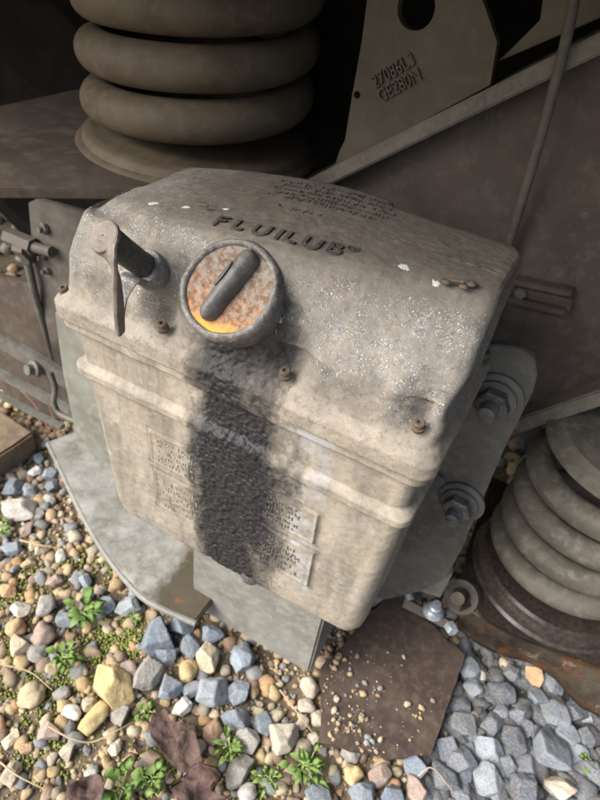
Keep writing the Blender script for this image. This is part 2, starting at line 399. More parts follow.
# --- lid
def drop(x):
    t = min(1, max(0, (x - .01) / .20)); return .033 * (1 - t) ** 1.5
def lid_warp(x, y, z):
    if z > .05:                                # the top falls away towards its left end
        z2 = z - drop(x) * sm(.066, .104, z)
    else: z2 = z
    if z > .045: y += (-.022 * sm(.02, .11, x) + .034 * sm(.20, .36, x)) * sm(.045, .10, z) * (1 - sm(.065, .13, y))
    if y > .1 and z > .0:                      # hinge hump standing out at the back
        hump = sm(.024, .028, x) * (1 - sm(.236, .244, x))
        y = y - (.012 * (1 - hump) + .030 * (1 - sm(.022, .030, x))) * sm(.09, .160, y); z2 -= .005 * (1 - sm(.020, .030, x)) * sm(.09, .13, y) * sm(.06, .10, z)
    return (x, y, z2)
lk = [(-.0175, .004, .357, .004, .164, .014), (-.0178, -.0015, .3615, -.0015, .168, .016), (-.0170, -.0025, .3625, -.0025, .170, .016),
      (-.0040, -.0025, .3625, -.0025, .170, .016), (-.0022, -.0015, .3615, -.0015, .168, .016), (.0025, .004, .358, .003, .165, .015),
      (.006, .007, .3555, .0065, .164, .016), (.012, .008, .3555, .0085, .165, .014),
      (.040, .0095, .3555, .0120, .168, .014), (.052, .0105, .3555, .0185, .170, .014), (.0975, .014, .3550, .0500, .171, .013),
      (.1025, .017, .3540, .0550, .170, .013), (.1050, .021, .3510, .0610, .1675, .013),
      (.1060, .028, .3460, .0680, .1620, .013)]
L = interp_levels(lk)
for i in range(1, 76):
    t = i / 76; L.append((.1060 + .0008 * math.sin(t * math.pi / 2), .028 + .156 * t, .346 - .156 * t, .068 + .045 * t, .162 - .045 * t, .013 * (1 - t) + .0015))
V, F = loft(L, lid_warp, close_top=True)
def lid_fn(c, n):
    x, y, z = map(float, c); d = 0.0; o = 0.0
    d += .0005 * fbm(x * 22, y * 22, z * 22, 4) + .0003 * fbm(x * 160, y * 160, z * 160, 3)
    if y < .12 and z > .003:
        for bx, bz in BOLTS:                   # scooped pockets round the bolts
            q = ((x - bx) / .0145) ** 2 + ((z - bz - .007) / .0175) ** 2
            d -= .0150 * math.exp(-q * 1.15) * sm(.002, .008, z)
            d += .0020 * math.exp(-((math.sqrt(q) - 1.75) / .45) ** 2) * sm(.01, .02, z)
        q = math.hypot((x - .181), (z - .062) * 1.25)
        d += .002 * (1 - sm(.036, .058, q))    # swelling under the filler cap
        q = math.hypot((x - .098), (z - .062) * 1.2)
        d += .0025 * (1 - sm(.014, .030, q))
        d -= .004 * math.exp(-((x - .135) / .012) ** 2 - ((z - .055) / .02) ** 2)
        d -= .0035 * math.exp(-((x - .252) / .02) ** 2 - ((z - .045) / .025) ** 2)
    if y < .06:
        o = stain(x, z)
        if z < .004: o = max(o, stain(x, z) * 1.0)
        q = math.hypot((x - .190) / 1.0, (z - .056) * 1.1)
        o = max(o, .34 * (1 - sm(.038, .050, q + .006 * fbm(x * 60, z * 60, 1))) * sm(.185, .21, x) * (1 - sm(.07, .085, z)))  # cap's cast shadow on its right, painted through the oil mask
        for bx, bz in BOLTS: o = max(o, .35 * math.exp(-(((x - bx + .006) / .010) ** 2 + ((z - bz) / .009) ** 2)))
        d += crust(x, y, z) * sm(.25, .8, o) * (1 if z < .05 else .4)
    recess_shade = 0.0
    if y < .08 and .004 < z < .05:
        for bx, bz in BOLTS: recess_shade = max(recess_shade, .8 * math.exp(-(((x - bx + .003) / .008) ** 2 + ((z - bz + .001) / .007) ** 2)))  # painted shade in each bolt pocket
    return d, o, recess_shade
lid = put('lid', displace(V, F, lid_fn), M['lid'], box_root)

# --- housing
bk = [(-.0185, .012, .352, .004, .158, .012), (-.0190, .004, .358, .002, .162, .013), (-.0200, .0025, .3595, .0008, .163, .013), (-.0285, .003, .3590, .0012, .163, .013),
      (-.0298, .0055, .357, .0036, .162, .013), (-.0310, .0115, .3525, .0088, .160, .013), (-.0690, .014, .3515, .0102, .159, .013),
      (-.0735, .0085, .3565, .0050, .162, .013), (-.0750, .0070, .3580, .0035, .163, .013), (-.0830, .0072, .3578, .0036, .163, .013),
      (-.0843, .0090, .3560, .0052, .162, .013), (-.0856, .0150, .3520, .0092, .158, .014), (-.11, .0165, .3515, .0102, .158, .015),
      (-.274, .0245, .3475, .0155, .150, .018), (-.289, .0262, .346, .0172, .149, .020), (-.2965, .030, .342, .021, .145, .020), (-.2995, .037, .336, .028, .137, .017)]
BL = interp_levels(bk)
# two shallow recessed panels with lettering
PAN = [(.092, .283, -.165, -.118), (.094, .286, -.238, -.176)]
def body_warp(x, y, z):
    if z < -.27: z += .004 * sm(.18, .34, x) * (-(z + .27)) / .02     # foot rises slightly towards the right
    return (x, y, z)
V, F = loft(BL, body_warp, close_bottom=False, close_top=True)
def body_fn(c, n):
    x, y, z = map(float, c); o = 0.0
    d = .0010 * fbm(x * 20, y * 20, z * 20, 4) + .00025 * fbm(x * 160, y * 160, z * 160, 3)
    if y < .05:
        o = stain(x, z)
        d += crust(x, y, z) * sm(.25, .8, o) * 1.15
        for (a, b, lo, hi) in PAN:
            s = sm(a, a + .0022, x) * (1 - sm(b - .0022, b, x)) * sm(lo, lo + .0022, z) * (1 - sm(hi - .0022, hi, z))
            d -= .0016 * s * (1 - .8 * sm(.4, .9, o))
            inner = min(x - a, b - x, z - lo, hi - z)
            d -= .0012 * math.exp(-((inner - .0026) / .0011) ** 2) * (1 - .7 * sm(.3, .9, o))
    recess_shade = 0.0
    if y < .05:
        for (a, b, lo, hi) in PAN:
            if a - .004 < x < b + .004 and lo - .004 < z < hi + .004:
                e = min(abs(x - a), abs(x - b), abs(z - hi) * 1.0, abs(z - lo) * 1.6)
                recess_shade = max(recess_shade, math.exp(-((e - .0012) / .0011) ** 2) * (.55 + .5 * fbm(x * 60, z * 60, 2)))
        recess_shade = max(recess_shade, math.exp(-((z + .0330) / .0024) ** 2) * (.65 + .8 * fbm(x * 40, z * 40, 5)), .6 * math.exp(-((z + .0868) / .0018) ** 2) * (.4 + .9 * fbm(x * 30, z * 40, 8)))  # painted shade lines below the rim and the flange
    return d, o, recess_shade
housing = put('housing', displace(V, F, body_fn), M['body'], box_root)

# dark drip foot of the oil under the edge
bm = bmesh.new()
lathe(bm, (.215, .024, -.292), (0, 0, 1), [(0, -.006), (.006, -.005), (.011, -.001), (.013, .004), (.010, .012)], 20)
from_bm('oil_drip', bm, M['tube'], box_root)

# --- lettering helpers
def text_mesh(body, size, extrude, shear=0, bold=0.0, spacing=1.0):
    cu = bpy.data.curves.new('t', 'FONT'); cu.body = body; cu.size = size; cu.extrude = extrude; cu.offset = bold
    cu.shear = shear; cu.space_character = spacing; cu.resolution_u = 4; cu.align_x = 'CENTER'; cu.align_y = 'CENTER'
    o = link(bpy.data.objects.new('t', cu)); bpy.context.view_layer.update()
    me = bpy.data.meshes.new_from_object(o.evaluated_get(bpy.context.evaluated_depsgraph_get()))
    bpy.data.objects.remove(o); return me
from mathutils.bvhtree import BVHTree
def tree_of(o): return BVHTree.FromPolygons([v.co.copy() for v in o.data.vertices], [tuple(p.vertices) for p in o.data.polygons])
T_LID, T_BODY = tree_of(lid), tree_of(housing)
def hug_top(p):
    h = T_LID.ray_cast(Vector((p.x, p.y, .2)), Vector((0, 0, -1)))[0]
    return Vector((p.x, p.y, h.z)) if h else p
def hug_front(p):
    h = T_BODY.ray_cast(Vector((p.x, -.1, p.z)), Vector((0, 1, 0)))[0]
    return h if h else p
def place_text(name, body, size, pos, xdir, ydir, mat, parent, extrude=.0006, bold=0.0, sx=1.0, spacing=1.0, hug=False):
    me = text_mesh(body, size, extrude, 0, bold, spacing)
    if hug:
        ca, sa = Vector(xdir[:2]).normalized()
        for v in me.vertices:
            w = Vector((pos[0] + (v.co.x * ca - v.co.y * sa), pos[1] + (v.co.x * sa + v.co.y * ca), 0)); w = hug_top(w); v.co = (w.x, w.y, w.z + v.co.z)
        return put(name, me, mat, parent)
    X_ = Vector(xdir).normalized(); Y_ = Vector(ydir); Y_ = (Y_ - X_ * Y_.dot(X_)).normalized(); Z_ = X_.cross(Y_)
    me.transform(Matrix(((X_.x * sx, Y_.x, Z_.x, pos[0]), (X_.y * sx, Y_.y, Z_.y, pos[1]), (X_.z * sx, Y_.z, Z_.z, pos[2]), (0, 0, 0, 1))))
    return put(name, me, mat, parent)
def marks(name, pos, xdir, ydir, w, h, rows, mat, parent, cw=.0042, seed=0, height=.0006, skip=None, follow=None):
    """rows of small cast characters worn past reading: short strokes only"""
    r = random.Random(seed); X_ = Vector(xdir).normalized(); Y_ = Vector(ydir); Y_ = (Y_ - X_ * Y_.dot(X_)).normalized(); Z_ = X_.cross(Y_)
    bm = bmesh.new(); rh = h / rows
    for j in range(rows):
        a = r.uniform(0, .06) * w; b = w * (1 - r.uniform(0, .14)); x = a
        while x < b:
            if r.random() < .14: x += cw * .9; continue
            for s in range(r.choice((2, 2, 3))):
                p = Vector(pos) + X_ * (x + r.uniform(0, cw * .6)) - Y_ * (rh * (j + .5) + r.uniform(-.2, .2) * rh)
                if r.random() < .55: u, v = X_ * cw * .09, Y_ * rh * r.uniform(.16, .32)
                else: u, v = X_ * cw * r.uniform(.18, .34), Y_ * rh * .055
                if follow:
                    p = follow(p)
                prism(bm, [p - u - v, p + u - v, p + u + v, p - u + v], Z_ * height)
            x += cw
    return from_bm(name, bm, mat, parent, smooth=False)

# brand word and legend on the lid top (surface height after the warp)
def top_z(x): return .1065 - drop(x)
def slope_dir(x0, x1): return Vector((x1 - x0, 0, top_z(x1) - top_z(x0)))
wx0, wx1, wy0, wy1 = .150, .244, .060, .060
word = 'FLUILUB'
def on_top(px, py):
    p = at(px, py, 2, .1)
    for _ in range(4): p = at(px, py, 2, top_z(p.x))
    return p
for ch, px, py in zip(word, (217, 236, 258, 276, 288, 309, 332), (223, 227, 233, 237, 240, 246, 251)):
    c_ = on_top(px, py)
    place_text('lettering', ch, .0218, (c_.x, c_.y + .004, 0), (1, .12, 0), (0, 1, 0), M['ink'], lid, .0015, .0004, 1.0, 1.0, True)
c_ = on_top(353, 249)
place_text('registered_mark', '®', .012, (c_.x, c_.y, 0), (1, 0, 0), (0, 1, 0), M['ink'], lid, .0007, .0002, 1.0, 1.0, True)
def drop_top(p): return hug_top(p) - Vector((0, 0, .0002))
marks('worn_lettering', (.138, .153, .09), (1, .06, 0), (0, 1, 0), .112, .046, 5, M['ink'], lid, .0030, 3, .0006, follow=drop_top)
marks('worn_lettering', (.165, .0985, .09), (1, .03, 0), (0, 1, 0), .045, .0095, 1, M['ink'], lid, .0042, 5, .0006, follow=drop_top)
# lettering of the two panels, left and right of the oil
def front_y(p): return hug_front(p) + Vector((0, .0006, 0))
for (x0, w, z0, h, rows, sd) in ((.101, .046, -.124, .038, 5, 11), (.228, .036, -.124, .038, 5, 12), (.104, .044, -.184, .050, 5, 13), (.228, .042, -.184, .047, 5, 14)):
    marks('embossed_text', (x0, 0, z0), (1, 0, 0), (0, 0, 1), w, h, rows, M['mid_ink'] if x0 > .2 else M['pale_ink'], box_root, .0036, sd, .0013, follow=front_y)

# lid bolts
def lid_bolt(x, y, z, r=.0041):
    bm = bmesh.new(); lathe(bm, (x, y, z), (0, -.25, 1), [(r * 1.2, -.003), (r * 1.2, .0003), (r, .0006), (r, .0048), (r * .8, .0056), (r * .45, .0054), (r * .40, .0035), (0, .0035)], 20)
    return from_bm('lid_bolt', bm, M['bolt'], box_root)
lid_bolt(.008, .010, .003)
for bx, bz in BOLTS: lid_bolt(bx, .0085, bz - .004)
bm = bmesh.new(); lathe(bm, (.352, .155, .002), (0, 0, 1), [(.006, 0), (.006, .005), (0, .006)], 16); from_bm('lid_bolt', bm, M['bolt'], box_root)

# --- filler cap
capN = Vector((0, -.70, .714)).normalized(); capP = Vector((.1822, .0135, .0650))
R0 = .0372
cap = bmesh.new()
lathe(cap, capP, capN, [(.036, -.012), (.038, .004), (R0 - .0005, .005), (R0 + .0012, .007), (R0 + .0015, .013), (R0 - .0003, .0175), (R0 - .0020, .0187), (R0 - .0036, .0184), (R0 - .0048, .0166), (R0 - .0052, .0145)], 96)
for v in cap.verts:
    v.co += Vector((noise.noise(v.co * 90), noise.noise(v.co * 90 + Vector((5, 5, 5))), noise.noise(v.co * 90 + Vector((9, 1, 3))))) * .0006
capo = from_bm('filler_cap', cap, M['cap'], box_root, angle=50)
bm = bmesh.new()
prof = [(R0 - .0044, .0156)] + [((R0 - .0044) * (1 - i / 24), .0153 + .0003 * math.sin(i)) for i in range(1, 24)] + [(0, .0153)]
lathe(bm, capP, capN, prof, 96)
for v in bm.verts: v.co += capN * (.0007 * fbm(v.co.x * 260, v.co.y * 260, v.co.z * 260, 4))
from_bm('cap_face', bm, M['rust_face'], capo, angle=80)
# rounded grip bar across the cap, from upper right to lower left
u_ = Vector((1, 0, 0)); v_ = capN.cross(u_).normalized()
if v_.z < 0: v_ = -v_
hd = (u_ * .23 + v_ * .97).normalized(); hw = capN.cross(hd).normalized()
bm = bmesh.new(); rings = []
NL, NS = 30, 20
for i in range(NL + 1):
    t = -1 + 2 * i / NL; ln = .0300
    e = max(0.0, 1 - abs(t) ** 7) ** .5 if abs(t) < 1 else 0.02
    wdt = (.0078 + .0007 * t) * max(e, .05); hgt = .0135 * (.5 + .5 * max(e, .05))
    ring = []
    for j in range(NS):
        a = math.pi * j / (NS - 1)
        ring.append(bm.verts.new(capP + capN * (.0140 + hgt * math.sin(a) ** .8) + hd * (t * ln + .002) + hw * wdt * math.cos(a)))
    rings.append(ring)
for A, B in zip(rings, rings[1:]):
    for j in range(NS - 1): bm.faces.new((A[j], A[j + 1], B[j + 1], B[j]))
bm.faces.new(rings[0]); bm.faces.new(rings[-1][::-1])
for v in bm.verts: v.co += Vector((noise.noise(v.co * 120), 0, noise.noise(v.co * 120 + Vector((4, 4, 4))))) * .0006
from_bm('cap_handle', bm, M['bar'], capo, angle=60)
# little retaining tab riveted to the side of the bar
bm = bmesh.new()
tb = capP + capN * .0268 + hd * .004 - hw * .0042
side = -hw if (-hw).x < 0 else hw
tb = capP + capN * .0262 + hd * .006 + side * .0044
nn = (side * .65 + capN * .75).normalized(); ww = hd.cross(nn).normalized()
pts = [tb + hd * (.0105 * math.cos(a)) + ww * (.0024 * math.sin(a)) for a in [2 * math.pi * k / 20 for k in range(20)]]
prism(bm, pts, nn * .0012, .0003, 1)
lathe(bm, tb - hd * .004 + nn * .001, nn, [(.0012, 0), (.0012, .0007), (0, .001)], 10)
from_bm('retaining_tab', bm, M['bar'], capo)

# --- dipstick spout with bent lever at the left
spN = Vector((-.10, -.68, .72)).normalized(); spP = Vector((.104, .008, .062))
bm = bmesh.new(); lathe(bm, spP, spN, [(.0145, -.010), (.0145, .002), (.0135, .0035), (.009, .0035)], 36)
for v in bm.verts: v.co += Vector((noise.noise(v.co * 80), 0, noise.noise(v.co * 80))) * .0004
rg = from_bm('spout_ring', bm, M['ring'], box_root)
bm = bmesh.new(); lathe(bm, spP, spN, [(.0085, -.006), (.0095, .004), (.0102, .008), (.0098, .010), (.0100, .030), (.0106, .044), (.0106, .050)], 28)
from_bm('spout_tube', bm, M['tube'], box_root)
tip = spP + spN * .050
bm = bmesh.new(); lathe(bm, tip, spN, [(0, 0), (.0118, 0), (.0124, .001), (.0122, .0035), (.0112, .0042), (.0008, .0040), (.0006, .003), (0, .003)], 36)
lever = from_bm('lever', bm, M['lever'], box_root)
# the flat arm: rolls off the disc, bends down and ends in a rounded toe
def strap(path, widths, thick, wdirs, name, mat, parent):
    bm = bmesh.new(); P = bez(path, 8); n = len(P); rings = []
    W = np.interp(np.linspace(0, len(widths) - 1, n), range(len(widths)), widths)
    for i, p in enumerate(P):
        d = (P[min(i + 1, n - 1)] - P[max(i - 1, 0)]).normalized()
        t = i / (n - 1) * (len(wdirs) - 1); a = int(min(t, len(wdirs) - 2)); w = Vector(wdirs[a]).lerp(Vector(wdirs[a + 1]), t - a)
        w = (w - d * w.dot(d)).normalized(); nn = d.cross(w); q = []
        for k in range(16):
            an = 2 * math.pi * k / 16; ca, sa = math.cos(an), math.sin(an)
            q.append(bm.verts.new(p + w * (W[i] / 2 * math.copysign(abs(ca) ** .45, ca)) + nn * (thick / 2 * math.copysign(abs(sa) ** .6, sa))))
        rings.append(q)
    for A, B in zip(rings, rings[1:]):
        for k in range(16): bm.faces.new((A[k], A[(k + 1) % 16], B[(k + 1) % 16], B[k]))
    bm.faces.new(rings[0][::-1]); bm.faces.new(rings[-1])
    return from_bm(name, bm, mat, parent)
p0 = tip + spN * .0015
def rel(px, py, dist):
    d = RW @ np.array([px - 300.0, py - 400.0, F_PX]) / F_PX; return Vector(CAM + d * dist)
strap([p0, rel(109, 252, .412), rel(115, 272, .418), rel(118, 295, .432), rel(119.5, 318, .447), rel(120.5, 333, .457)], [.021, .020, .0150, .0130, .0115, .0105, .009], .0044,
      [(1, 0, 0), (.9, -.3, 0), (.45, -.85, .1), (.2, -.95, .1), (.2, -.95, .1)], 'lever_arm', M['lever'], lever)
strap([spP + spN * .003 + Vector((-.002, -.004, -.008)), rel(129, 280, .447), rel(124, 295, .458), rel(122, 316, .468)], [.024, .016, .0085, .006], .002,
      [(1, 0, 0), (1, -.1, 0), (.9, -.3, 0)], 'ring_tail', M['ring'], rg)

# fixings of the box: pale back plate and foot box below
bm = bmesh.new()
ck = [at(px, py, 1, .05) for px, py in ((54, 312), (62, 372), (74, 430), (94, 458), (150, 482), (150, 330))]
prism(bm, ck, (0, .010, 0), .0015); prism(bm, [(x, .165, z) for x, z in ((.0, -.03), (.0, -.245), (.34, -.245), (.34, -.03))], (0, .010, 0), .0015)
from_bm('back_plate', bm, M['green'], box_root)

# ------------------------------------------------------------------ pale foot box under the lubricator box
bm = bmesh.new()
a, b, c_, d_ = at(190, 560, 1, .05), at(326, 626, 1, .05), at(306, 671, 1, .05), at(196, 612, 1, .05)
zt = -.292
box(bm, (.129, .030, -.443), (.306, .14, zt - .012), .003)
o = from_bm('foot_box', bm, M['hang']); recenter(o)
tag(o, 'plain pale grey metal box tucked under the oil-stained lubricator box', 'metal box')

# ------------------------------------------------------------------ pale curved tray behind
bm = bmesh.new()
zt = -.40
edge = [(48, 441), (62, 470), (76, 500), (92, 530), (110, 558), (128, 580), (150, 600), (196, 621)]
P = [at(x, y, 2, zt) for x, y in bez([(x, y, 0) for x, y in edge], 3) and [(v.x, v.y) for v in bez([(x, y, 0) for x, y in edge], 3)]]
P2 = [Vector((P[-1].x, .24, zt)), Vector((P[0].x + .03, P[0].y + .07, zt))]
prism(bm, P + P2, (0, 0, -.012), .002)
tr = root('bottom_tray', 'pale curved sheet metal tray below the left side of the lubricator box', 'metal tray', (0, .1, zt - .012))
TX = at(148, 585, 2, zt).x
def skirt_mat():
    k = Nodes('flaking_skirt'); a = k.noise(26, 9, .75, .5); b = k.noise(120, 8, .8)
    c = k.mix(k.ramp(a, [(.38, 0.0), (.6, 1.0)]), (.045, .034, .024), (.12, .095, .065)); c = k.mix(k.ramp(k.noise(19, 9, .75), [(.5, 0.0), (.58, 1.0)]), c, k.mix(b, (.10, .04, .018), (.26, .12, .045)))
    c = k.mix(k.ramp(k.noise(33, 10, .8, .6), [(.57, 0.0), (.62, .9)]), c, (.38, .34, .27)); return k.out(c, k.ramp(b, [(.3, .3), (.7, .8)]), k.bump(b, .6, .0015, k.bump(a, .5, .004)))
def tray_mat():
    k = Nodes('tray_paint'); a = k.noise(24, 8, .7); b = k.noise(150, 6, .8); x = k.sep()[0]
    c = k.mix(k.ramp(a, [(.35, 0.0), (.65, 1.0)]), (.15, .148, .13), (.30, .295, .27)); c = k.mix(k.ramp(b, [(.5, 0.0), (.75, .6)]), c, (.37, .365, .34)); c = k.mix(k.ramp(k.noise(34, 9, .8), [(.5, 0.0), (.62, .7)]), c, (.12, .105, .08))
    m = k.ramp(k.math('ADD', k.math('SUBTRACT', x, TX), k.math('MULTIPLY', k.math('SUBTRACT', k.noise(40, 6, .7), .5), .07)), [(-.0, 0.0), (.022, 1.0)])
    mc = k.mix(a, (.03, .025, .014), (.085, .068, .04)); mc = k.mix(k.ramp(k.noise(60, 5, .6), [(.63, 0.0), (.66, .8)]), mc, (.16, .055, .025))
    c = k.mix(m, c, mc); return k.out(c, .7, k.bump(b, .4, .001, k.bump(a, .3, .003)))
from_bm('tray_plate', bm, tray_mat(), tr)
bm = bmesh.new()
tube(bm, [p + Vector((0, 0, -.006)) for p in P], .0045, 10)
from_bm('rolled_edge', bm, M['hang'], tr)

# ------------------------------------------------------------------ coil springs
def helix(c, R, r, z0, z1, turns, a0, n=56):
    N = int(turns * n); pts = []
    for i in range(N + 1):
        t = i / N; a = a0 + 2 * math.pi * turns * t
        pts.append((c[0] + R * math.cos(a), c[1] + R * math.sin(a), z0 + (z1 - z0) * t))
    return pts
def spring(name, label, c, R, r, z0, pitch, turns, a0, mat, rb):
    t = root(name, label, 'coil spring', (c[0], c[1], z0 - r), None)
    bm = bmesh.new(); tube(bm, helix(c, R, r, z0, z0 + pitch * turns, turns, a0), r, 24)
    for v in bm.verts:
        q = v.co * 16; v.co += Vector((noise.noise(q), noise.noise(q + Vector((3, 3, 3))), 0)) * .0009
    from_bm('coil', bm, mat, t, angle=60)
    return t
LC = (-.068, .318); LR = .113
sp1 = spring('coil_spring', 'large brown dusty coil spring standing behind the lubricator box on a steel shelf', LC, LR, .0218, .066, .0495, 5.4, 1.2, M['spring_left'], 0)
bm = bmesh.new()
lathe(bm, (LC[0], LC[1], .034), (0, 0, 1), [(0, 0), (.144, .0), (.147, .005), (.144, .009), (.138, .011), (.136, .017), (.133, .020), (.124, .022), (0, .022)], 72)
from_bm('seat_ring', bm, M['spring_left'], sp1)
RC = (.548, .330); RR = .093
sp2 = spring('coil_spring', 'grey dusty coil spring at the right edge standing in a rusty seat', RC, RR + .002, .0170, -.366, .0460, 4.15, 1.0, M['spring_right'], 0)
bm = bmesh.new()
lathe(bm, (RC[0], RC[1], -.415), (0, 0, 1), [(0, .0), (.117, .0), (.119, .004), (.1155, .008), (.1145, .018), (.112, .0215), (.110, .028), (.106, .031), (0, .031)], 72)
from_bm('seat_ring', bm, M['oily'], sp2)
bm = bmesh.new(); lathe(bm, (RC[0], RC[1], -.163), (0, 0, 1), [(0, 0), (.104, 0), (.108, .004), (.108, .010), (.098, .014), (.090, .020), (0, .022)], 72)
from_bm('upper_seat', bm, M['spring_right'], sp2)

# ------------------------------------------------------------------ bogie frame behind
bf = root('bogie_frame', 'dark brown steel bogie frame of the rail vehicle rising behind the box', 'bogie frame', (.4, .5, GZ))
YP = .345
A = at(300, 190, 1, .32); B = at(600, 42, 1, .32)
dirF = (B - A); dirF.y = 0; dirF.normalize(); nF = Vector((-dirF.z, 0, dirF.x))
A0 = A - dirF * .03; B0 = A + dirF * .95
bm = bmesh.new()                               # big web plate under the inclined flange, ends above the right spring
low1 = at(515, 432, 1, YP - .02); low2 = at(600, 404, 1, YP - .02)
dl = (low2 - low1); dl.y = 0; dl.normalize()
web = [A0, B0, low1 + dl * .7, low1 + Vector((.0, 0, .0)), Vector((.30, 0, -.30)), Vector((.06, 0, -.30)), Vector((.02, 0, -.02))]
prism(bm, [(p.x, YP, p.z - .001) for p in web], (0, .02, 0), 0)
bmesh.ops.subdivide_edges(bm, edges=[], cuts=1)
from_bm('web_plate', bm, M['frame'], bf, smooth=False)
def bar_along(p, q, w, y0, y1, name, mat, bev=.002):
    d = (q - p); d.y = 0; d.normalize(); n = Vector((-d.z, 0, d.x)) * w; bm = bmesh.new()
    a = Vector((p.x, y0, p.z)); b = Vector((q.x, y0, q.z))
    prism(bm, [a, b, b + n, a + n], (0, y1 - y0, 0), bev); return from_bm(name, bm, mat, bf)
bar_along(A0 - nF * .009, B0 - nF * .009, .016, .315, .42, 'inclined_flange', M['flange'])
bar_along(low1 - dl * .006, low1 + dl * .7, .020, .318, .42, 'lower_flange', M['flange'])
# weld seam / round rod crossing the web
bm = bmesh.new(); tube(bm, bez([at(579, -30, 1, .30), at(566, 40, 1, .305), at(540, 140, 1, .315), at(512, 235, 1, .33), at(500, 275, 1, .335)], 8), .0048, 12)
from_bm('round_rod', bm, M['left_paint'], bf)
# small slotted bracket on the web
sb = bmesh.new()
for (x0, y0, x1, y1, w) in ((512, 279, 573, 292, 7), (508, 297, 566, 311, 7)):
    p, q = at(x0, y0, 1, .33), at(x1, y1, 1, .33); dz = Vector((0, 0, .007))
    prism(sb, [p, q, q - dz, p - dz], (0, .016, 0), .0008)
p, q = at(507, 275, 1, .338), at(575, 290, 1, .338); r_, s_ = at(570, 313, 1, .338), at(504, 300, 1, .338)
prism(sb, [p, q, r_, s_], (0, .008, 0), .0008)
slot = from_bm('slot_bracket', sb, M['frame'], bf)
bm = bmesh.new(); hexnut(bm, at(521, 292, 1, .336), (0, -1, 0), .007, .007); from_bm('nut', bm, M['nut'], slot)
# gusset plate with cast number, over the flange
gp = root('number_plate_gusset', 'olive brown steel plate with round hole and raised number above the inclined flange', 'steel plate', (.17, .33, .05))
gs = [at(334, 168, 1, .33), at(340, 150, 1, .33), at(345, 140, 1, .33), at(352, 96, 1, .33), at(362, 40, 1, .33), at(372, -40, 1, .33), at(460, -60, 1, .33),
      at(486, 10, 1, .33), at(497, 42, 1, .33), at(490, 85, 1, .33)]
hole = at(416, 8, 1, .33)
bm = bmesh.new()
outer = [bm.verts.new((p.x, .33, p.z)) for p in gs]
hr = .0185; inner = [bm.verts.new((hole.x + hr * math.cos(2 * math.pi * k / 32), .33, hole.z + hr * math.sin(2 * math.pi * k / 32))) for k in range(32)]
sh = at(357, 95, 1, .33); hr2 = .0038
inner2 = [bm.verts.new((sh.x + hr2 * math.cos(2 * math.pi * k / 16), .33, sh.z + hr2 * math.sin(2 * math.pi * k / 16))) for k in range(16)]
ed = []
for ring in (outer, inner, inner2):
    for i in range(len(ring)): ed.append(bm.edges.new((ring[i], ring[(i + 1) % len(ring)])))
bmesh.ops.triangle_fill(bm, use_beauty=True, edges=ed, normal=(0, -1, 0))
for f in [f for f in bm.faces if math.hypot(f.calc_center_median().x - hole.x, f.calc_center_median().z - hole.z) < hr * .9 or math.hypot(f.calc_center_median().x - sh.x, f.calc_center_median().z - sh.z) < hr2 * .9]: bm.faces.remove(f)
ex = bmesh.ops.extrude_face_region(bm, geom=bm.faces[:])
bmesh.ops.translate(bm, verts=[g for g in ex['geom'] if isinstance(g, bmesh.types.BMVert)], vec=(0, .012, 0))
gpl = from_bm('gusset_plate', bm, M['gusset'], gp, smooth=False)
t1a, t1b = at(366, 88, 1, .33), at(424, 52, 1, .33); t2a, t2b = at(374, 100, 1, .33), at(428, 70, 1, .33)
for txt, p, q in (('27086L3', t1a, t1b), ('GE280N', t2a, t2b)):
    d = q - p; mid = (p + q) / 2
    place_text('raised_number', txt, .0175, (mid.x, .3285, mid.z), d, (-.5, 0, 1), M['gusset'], gpl, .0024, .0, .80)
# second gusset to the right
bm = bmesh.new()
g2 = [at(x, y, 1, .345) for x, y in ((497, 62), (512, 48), (540, 20), (548, -40), (640, -60), (600, 18))]
prism(bm, g2, (0, .012, 0), .001); from_bm('upper_gusset', bm, M['gusset'], bf)

# ------------------------------------------------------------------ spring shelf at upper left
sh_ = root('spring_shelf', 'dusty steel shelf plate carrying the large brown coil spring', 'steel shelf', (-.1, .3, .02))
bm = bmesh.new(); z = .045
e0, e1 = at(-60, 184, 2, z), at(150, 187, 2, z)
pts = [e0, e1, Vector((.02, .185, z)), Vector((.065, .20, z)), Vector((.075, .50, z)), Vector((-.30, .52, z)), Vector((-.32, .16, z))]
prism(bm, [(p.x, p.y, z - .004) for p in pts], (0, 0, -.010), .0015); from_bm('shelf_plate', bm, M['frame'], sh_)
# ------------------------------------------------------------------ hangers and rods at the left, below the shelf
hg = root('hanger_plate', 'brown painted hanger plate with slots and nuts left of the lubricator box', 'steel bracket', (-.12, .22, -.3))
bm = bmesh.new(); y = .21
hp = [at(px, py, 1, y) for px, py in ((28, 203), (36, 199), (90, 213), (96, 300), (70, 300), (74, 330), (80, 430), (62, 400), (45, 320), (33, 262))]
prism(bm, hp, (0, .008, 0), .001); hpl = from_bm('plate', bm, M['left_paint'], hg)
for px, py, r in ((46, 228, .0085), (45, 256, .006), (49, 270, .006)):
    bm = bmesh.new(); p = at(px, py, 1, y); hexnut(bm, p, (-.3, -1, .1), r, .006); lathe(bm, p + Vector((0, -.006, 0)), (-.3, -1, .1), [(r * .5, 0), (r * .5, .006), (0, .006)], 12)
    from_bm('nut', bm, M['nut'], hpl)
pf = root('pipe_fitting', 'elbow pipe fitting with hex nuts and a thin pipe running down at the left edge', 'pipe', (-.2, .2, -.35))
y = .20
c1, c2, c3 = at(14, 240, 1, y), at(34, 247, 1, y), at(52, 252, 1, y)
bm = bmesh.new(); tube(bm, [at(8, 236, 1, y), c2], .0125, 6); tube(bm, [at(20, 246, 1, y), at(30, 249, 1, y)], .0155, 6); tube(bm, [c2, c3], .0075, 14)
